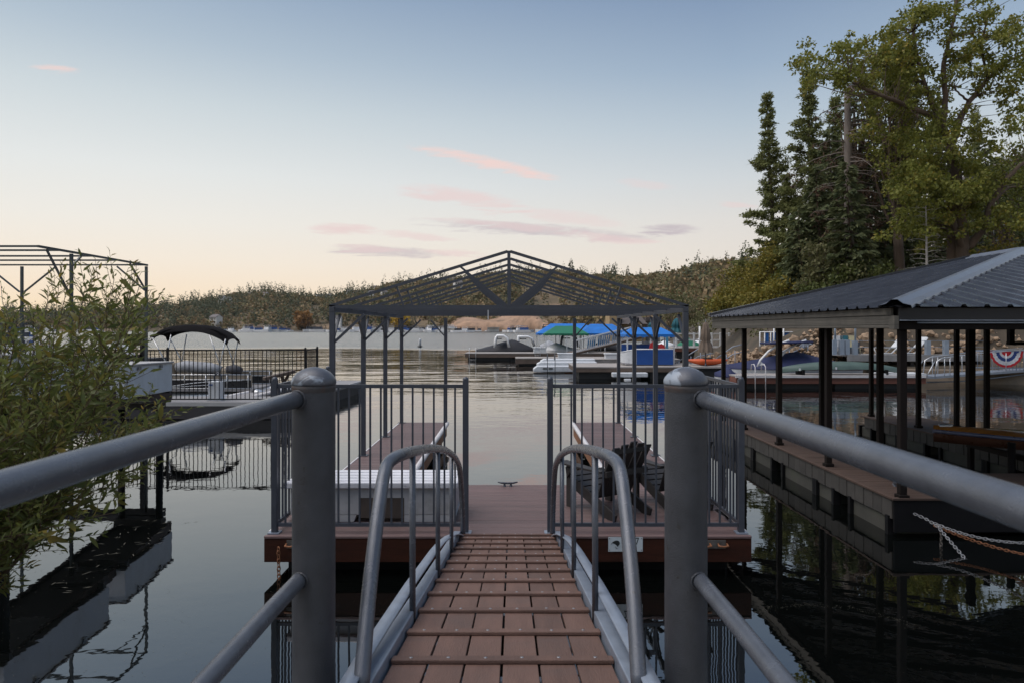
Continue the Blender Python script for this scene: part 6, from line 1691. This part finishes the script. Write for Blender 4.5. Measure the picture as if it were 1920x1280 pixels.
# dead pine with bare drooping limbs
Y = 48
T = thing('dead_pine', 'dead grey pine with broken top and bare drooping limbs', 'tree', at(1592, 560, Y))
a, b = at(1594, 640, Y), at(1589, 166, Y)
MB().tube([a.lerp(b, u) for u in np.linspace(0, 1, 12)], [.40 - .19 * u + .02 * math.sin(u * 40) for u in np.linspace(0, 1, 12)], 12).build('trunk', gbark, T)
lb = MB(); C_, D_ = [], []
for k in range(84):
    u = .42 + .57 * k / 64; p = a.lerp(b, u); th = R.uniform(0, 6.28) if k % 3 else R.uniform(-.4, .5)
    ln = R.uniform(1.6, 4.6) * (1.1 - .55 * abs(u - .75) * 3 * .4)
    d = V((math.cos(th), math.sin(th) * .8, R.uniform(.0, .30)))
    pts = [p + d * (ln * v) - V((0, 0, .34 * ln * v * v * R.uniform(.7, 1.2))) for v in np.linspace(0, 1, 7)]
    lb.tube(pts, [.055 * (1 - .85 * v) for v in np.linspace(0, 1, 7)], 5, False)
    for g in range(5):
        v = R.uniform(.4, 1); i = min(int(v * 6), 5); q = pts[i].lerp(pts[i + 1], v * 6 - i); q2 = q + V((R.uniform(-.5, .5), R.uniform(-.5, .5), R.uniform(-.55, .05)))
        lb.tube([q, q2], .012, 3, False)
        if R.random() < .8:
            for h in range(14): C_.append(tuple(q.lerp(q2, R.random()))); D_.append((R.gauss(0, 1), R.gauss(0, 1), R.gauss(-.5, .6)))
tag(lb.build('limb', gbark, T), kind='stuff')
tag(link('dead_needles', np_mesh('dead_needles', *leaves(np.array(C_), np.array(D_), NR.uniform(.18, .34, len(C_)), NR.uniform(.04, .09, len(C_)), .2), brown_n), T), kind='stuff')

# the great leafy tree with forked trunk
Y = 41
T = thing('oak_tree', 'great leafy tree with forked trunk rising past the top right corner', 'tree', at(1800, 540, Y))
tr = MB()
LIMBS = []
def limb(pts, r0, r1, n=10):
    P = [at(px, py, Y + dy) for px, py, dy in pts]
    P2 = []
    for i in range(len(P) - 1):
        for k in range(4): P2.append(P[i].lerp(P[i + 1], k / 4) + V((R.uniform(-.05, .05), 0, R.uniform(-.04, .04))))
    P2.append(P[-1])
    tr.tube(P2, [r0 + (r1 - r0) * i / (len(P2) - 1) for i in range(len(P2))], n)
    LIMBS.extend(P2[3:])
    return P2
limb([(1812, 620, 0), (1806, 480, 0), (1800, 400, .2), (1792, 330, .4), (1782, 272, .3)], .40, .27)
limb([(1782, 620, 1), (1792, 500, .8), (1790, 420, .8)], .55, .40)
L1 = limb([(1812, 480, 0), (1792, 430, -.3), (1786, 400, -.4)], .20, .14)
limb([(1782, 272, .3), (1768, 240, .2), (1752, 205, .1), (1736, 165, 0), (1722, 120, 0), (1712, 60, 0)], .22, .06)
limb([(1757, 222, .1), (1720, 208, -.6), (1680, 190, -1.2), (1650, 178, -1.6), (1620, 168, -1.9), (1592, 150, -2.2)], .17, .05)
limb([(1640, 176, -1.6), (1610, 180, -1.9), (1570, 172, -2.2)], .06, .02)
limb([(1782, 272, .3), (1800, 225, .6), (1818, 190, .9), (1850, 150, 1.2), (1888, 115, 1.4), (1945, 95, 1.6)], .22, .06)
limb([(1768, 240, .2), (1772, 180, 0), (1768, 120, -.2), (1782, 70, -.4), (1795, 0, -.6), (1800, -60, -.8)], .18, .05)
limb([(1818, 190, .9), (1800, 178, .5), (1785, 160, .2)], .08, .03)
limb([(1812, 470, 0), (1842, 430, -.4), (1860, 380, -.6), (1880, 345, -.8), (1905, 318, -1), (1940, 290, -1)], .24, .08)
limb([(1862, 378, -.6), (1890, 352, -.2), (1930, 350, 0)], .09, .03)
limb([(1852, 148, 1.2), (1840, 90, 1.0), (1850, 30, .8)], .09, .03)
tr.build('trunk', tbark, T)
crowns = [  # (px, py, spread px, count, yellow?)
    (1545, 120, 52, 16), (1600, 100, 44, 15), (1510, 112, 22, 4), (1565, 160, 50, 9), (1625, 150, 40, 10), (1690, 100, 58, 34), (1680, 60, 36, 16), (1700, 150, 60, 30), (1660, 200, 50, 14), (1720, 30, 40, 10), (1780, 40, 70, 16), (1850, 60, 75, 26), (1905, 40, 60, 16),
    (1830, 120, 70, 24), (1900, 130, 60, 22), (1780, 120, 45, 10), (1870, 190, 70, 18), (1930, 210, 50, 10), (1760, -30, 80, 12), (1860, -40, 90, 18), (1745, 8, 26, 5), (1735, 200, 50, 16), (1700, 250, 55, 16), (1740, 300, 60, 22), (1790, 310, 62, 26),
    (1770, 370, 70, 30), (1830, 350, 60, 18), (1720, 380, 45, 14), (1740, 430, 50, 10), (1830, 420, 46, 10), (1870, 280, 60, 12), (1910, 330, 50, 12), (1900, 400, 46, 8), (1840, 250, 40, 8), (1640, 250, 30, 5), (1700, 330, 55, 24), (1750, 340, 60, 30), (1800, 380, 60, 26), (1700, 420, 45, 16), (1760, 420, 50, 18), (1640, 120, 44, 18), (1740, 250, 40, 12)]
cs = []
tw = MB()
for px, py, sp, n in crowns:
    for k in range(n):
        q = (px + R.gauss(0, sp * .55), py + R.gauss(0, sp * .42)); c = at(q[0], q[1], Y + R.gauss(0, 1.6)); r = R.uniform(.26, .70)
        cs.append((tuple(c), r))
        nr = min(LIMBS, key=lambda p: (p - c).length + max(0, p.z - c.z) * .7)
        if (nr - c).length < 2.6: tw.tube(bend(nr, c, .10), [.03, .028, .022, .016, .01, .006], 4, False)
tag(tw.build('twig', tbark, T), kind='stuff')
clusters(T, cs, 230, .21, oak_g, 'crown', .7, .66)

# leafless sapling with level branches
Y = 39
T = thing('bare_sapling', 'pale leafless sapling with thin level branches before the dark firs', 'tree', at(1738, 560, Y))
a, b = at(1740, 620, Y), at(1736, 380, Y)
MB().tube([a.lerp(b, u) for u in np.linspace(0, 1, 8)], [.115 - .09 * u for u in np.linspace(0, 1, 8)], 8).build('trunk', pbark, T)
lb = MB()
for k in range(38):
    u = .30 + .69 * k / 38; p = a.lerp(b, u); th = (0 if k % 2 else math.pi) + R.gauss(0, .7); ln = R.uniform(.8, 2.9) * (1.15 - u) + .25
    pts = [p + V((math.cos(th), math.sin(th), 0)) * (ln * v) + V((0, 0, .06 * ln * math.sin(v * 4) + .10 * v)) for v in np.linspace(0, 1, 6)]
    lb.tube(pts, [.022 * (1 - .85 * v) for v in np.linspace(0, 1, 6)], 4, False)
    for g in range(4):
        i = R.randrange(2, 6); lb.tube([pts[i], pts[i] + V((R.uniform(-.3, .3), R.uniform(-.3, .3), R.uniform(-.2, .2)))], .006, 3, False)
tag(lb.build('branch', pbark, T), kind='stuff')

# deciduous growth along the shore below the pines
for lab, px, pt, Y, w_, m, nc in (
        ('yellow green shore tree at the far left foot of the bank', 1395, 478, 64, 46, bush_y, 34), ('low green bush left of the shelter roof end', 1372, 532, 60, 34, bush_y, 22), ('green shore tree below the slender pine', 1450, 455, 56, 50, bush_y, 44),
        ('broad green shore tree below the dark pine', 1500, 470, 52, 55, oak_d, 44), ('olive rounded tree before the dense firs', 1548, 425, 47, 46, bush_o, 46), ('olive bush just above the shelter roof, middle one', 1600, 500, 45, 44, bush_o, 30),
        ('green bush above the shelter roof left of the sapling', 1660, 480, 44, 46, oak_d, 34), ('yellowing bush right of the great trunk', 1868, 425, 44, 40, bush_y, 24), ('low yellow bush beside the far end of the shelter roof', 1420, 535, 54, 40, bush_y, 30), ('low green bush above the middle of the shelter roof', 1540, 520, 46, 50, oak_d, 34),
        ('dark bush at the foot of the great trunk', 1770, 470, 45, 40, oak_d, 28), ('low olive bush at the right above the roof ridge', 1905, 440, 43, 44, bush_o, 26), ('dark growth behind the leafy tree', 1700, 440, 50, 60, oak_d, 40), ('wide yellow green shore tree right of the far left one', 1428, 500, 58, 56, bush_y, 44), ('yellow green shore tree hugging the shelter roof', 1478, 515, 50, 56, bush_y, 40), ('pale green bush at the very left foot of the bank', 1352, 555, 58, 30, bush_y, 24), ('dark shore tree beside the olive rounded one', 1585, 455, 46, 50, oak_d, 42), ('green tree filling in right of the olive rounded one', 1625, 440, 48, 50, oak_d, 40)):
    broadleaf(lab, px, pt, Y, w_, m, lf=.25, nc=int(nc * 1.3), zbase=ground(px, Y) - 1.5, hfrac=.14, name='shore_tree' if nc > 30 else 'shore_bush', dens=85, cr_=(.55, 1.15), group='leafy growth along the right bank')
for lab, px, pt, Y, w_, m, nc in (('bush on the stone bank beneath the shelter roof', 1440, 588, 46, 34, bush_o, 16), ('green bush on the stone bank beside the deck railing', 1625, 592, 41, 26, oak_d, 12), ('olive bush on the stone bank behind the two rail fence', 1392, 596, 70, 30, bush_o, 14), ('bush behind the deck loungers', 1700, 600, 40, 22, bush_o, 10)):
    broadleaf(lab, px, pt, Y, w_, m, lf=.2, nc=nc, zbase=1.6, hfrac=.1, name='bank_bush', dens=60, cr_=(.4, .8), group='bushes on the stone bank')
broadleaf('leafy tree at the right picture edge behind the great tree', 1925, 150, 54, 70, oak_g, lf=.26, nc=70, hfrac=.2, dens=60, cr_=(.6, 1.3), group='leafy growth along the right bank')
broadleaf('green tree between the great trunk and the house', 1880, 270, 50, 54, oak_d, lf=.25, nc=50, hfrac=.2, dens=70, cr_=(.6, 1.2), group='leafy growth along the right bank')
broadleaf('tall conical leafy tree rising between the dead pine and the great tree', 1688, 24, 47, 62, oak_g, lf=.24, nc=120, hfrac=.25, dens=75, cr_=(.6, 1.2), group='leafy growth along the right bank')
broadleaf('leafy tree behind the long oak limb, left of the conical one', 1605, 95, 50, 50, oak_d, lf=.24, nc=60, hfrac=.35, dens=60, cr_=(.5, 1.1), group='leafy growth along the right bank')
for px, pt, Y, lab in ((1335, 588, 80, 'low bush on the bank left of the shelter roof end'), (1362, 584, 76, 'rounded low bush under the shelter roof end'), (1405, 590, 60, 'low bush behind the second shelter post'), (1300, 596, 90, 'low bush behind the tan umbrella')):
    broadleaf(lab, px, pt, Y, 32, bush_o, lf=.3, nc=22, zbase=.8, hfrac=.1, name='bank_bush', dens=40, cr_=(.6, 1.1), group='bushes on the stone bank')
# trees on the nearer slope of the right hill, behind the marina
for i in range(26):
    px = 1245 + i * 6.5 + R.uniform(-6, 6); Y = R.uniform(95, 190); pt = R.uniform(525, 585)
    mm = R.choice((bush_o, oak_far, oak_d, oak_far))
    broadleaf({bush_o: 'olive', oak_far: 'brownish', oak_d: 'dark green'}[mm] + ' leafy tree on the slope behind the marina', px, pt, Y, R.uniform(20, 30), mm, lf=.5, nc=16, zbase=1.5, hfrac=.15, name='slope_tree', dens=9, cr_=(1.1, 2.0), group='leafy trees on the slope behind the marina')

# house among the trees at the right
Y = 62
T = thing('tree_house', 'white trimmed grey house half hidden by trees at the right picture edge', 'house', at(1890, 470, Y))
hwl = mat('grey_green_siding', (.20, .21, .20), .8, 0, .1, 2)
q0, q1 = at(1862, 470, Y), at(1960, 335, Y)
MB().rng(q0.x, q1.x, Y, Y + 6, q0.z - 4, q1.z).build('wall', hwl, T)
MB().prism([(q0.x - .6, Y - .6, q1.z), (q1.x + .6, Y - .6, q1.z), (q1.x + .6, Y - .6, q1.z + .2), ((q0.x + q1.x) / 2, Y - .6, q1.z + 2.2), (q0.x - .6, Y - .6, q1.z + .2)], (0, 7, 0)).build('roof', br_, T)
for px, py in ((1872, 400), (1903, 378), (1872, 435), (1905, 425)):
    c = at(px, py, Y - .03); w_ = MB().rng(c.x - .42, c.x + .42, Y - .06, Y - .01, c.z - .75, c.z + .75).build('window', hg, T)
    for x0, x1, z0, z1 in ((-.52, -.42, -.8, .8), (.42, .52, -.8, .8), (-.52, .52, .75, .86), (-.52, .52, -.86, -.75), (-.03, .03, -.75, .75), (-.42, .42, -.03, .03)):
        MB().rng(c.x + x0, c.x + x1, Y - .10, Y - .055 + .003 * abs(x0), c.z + z0, c.z + z1).build('frame', white, w_)
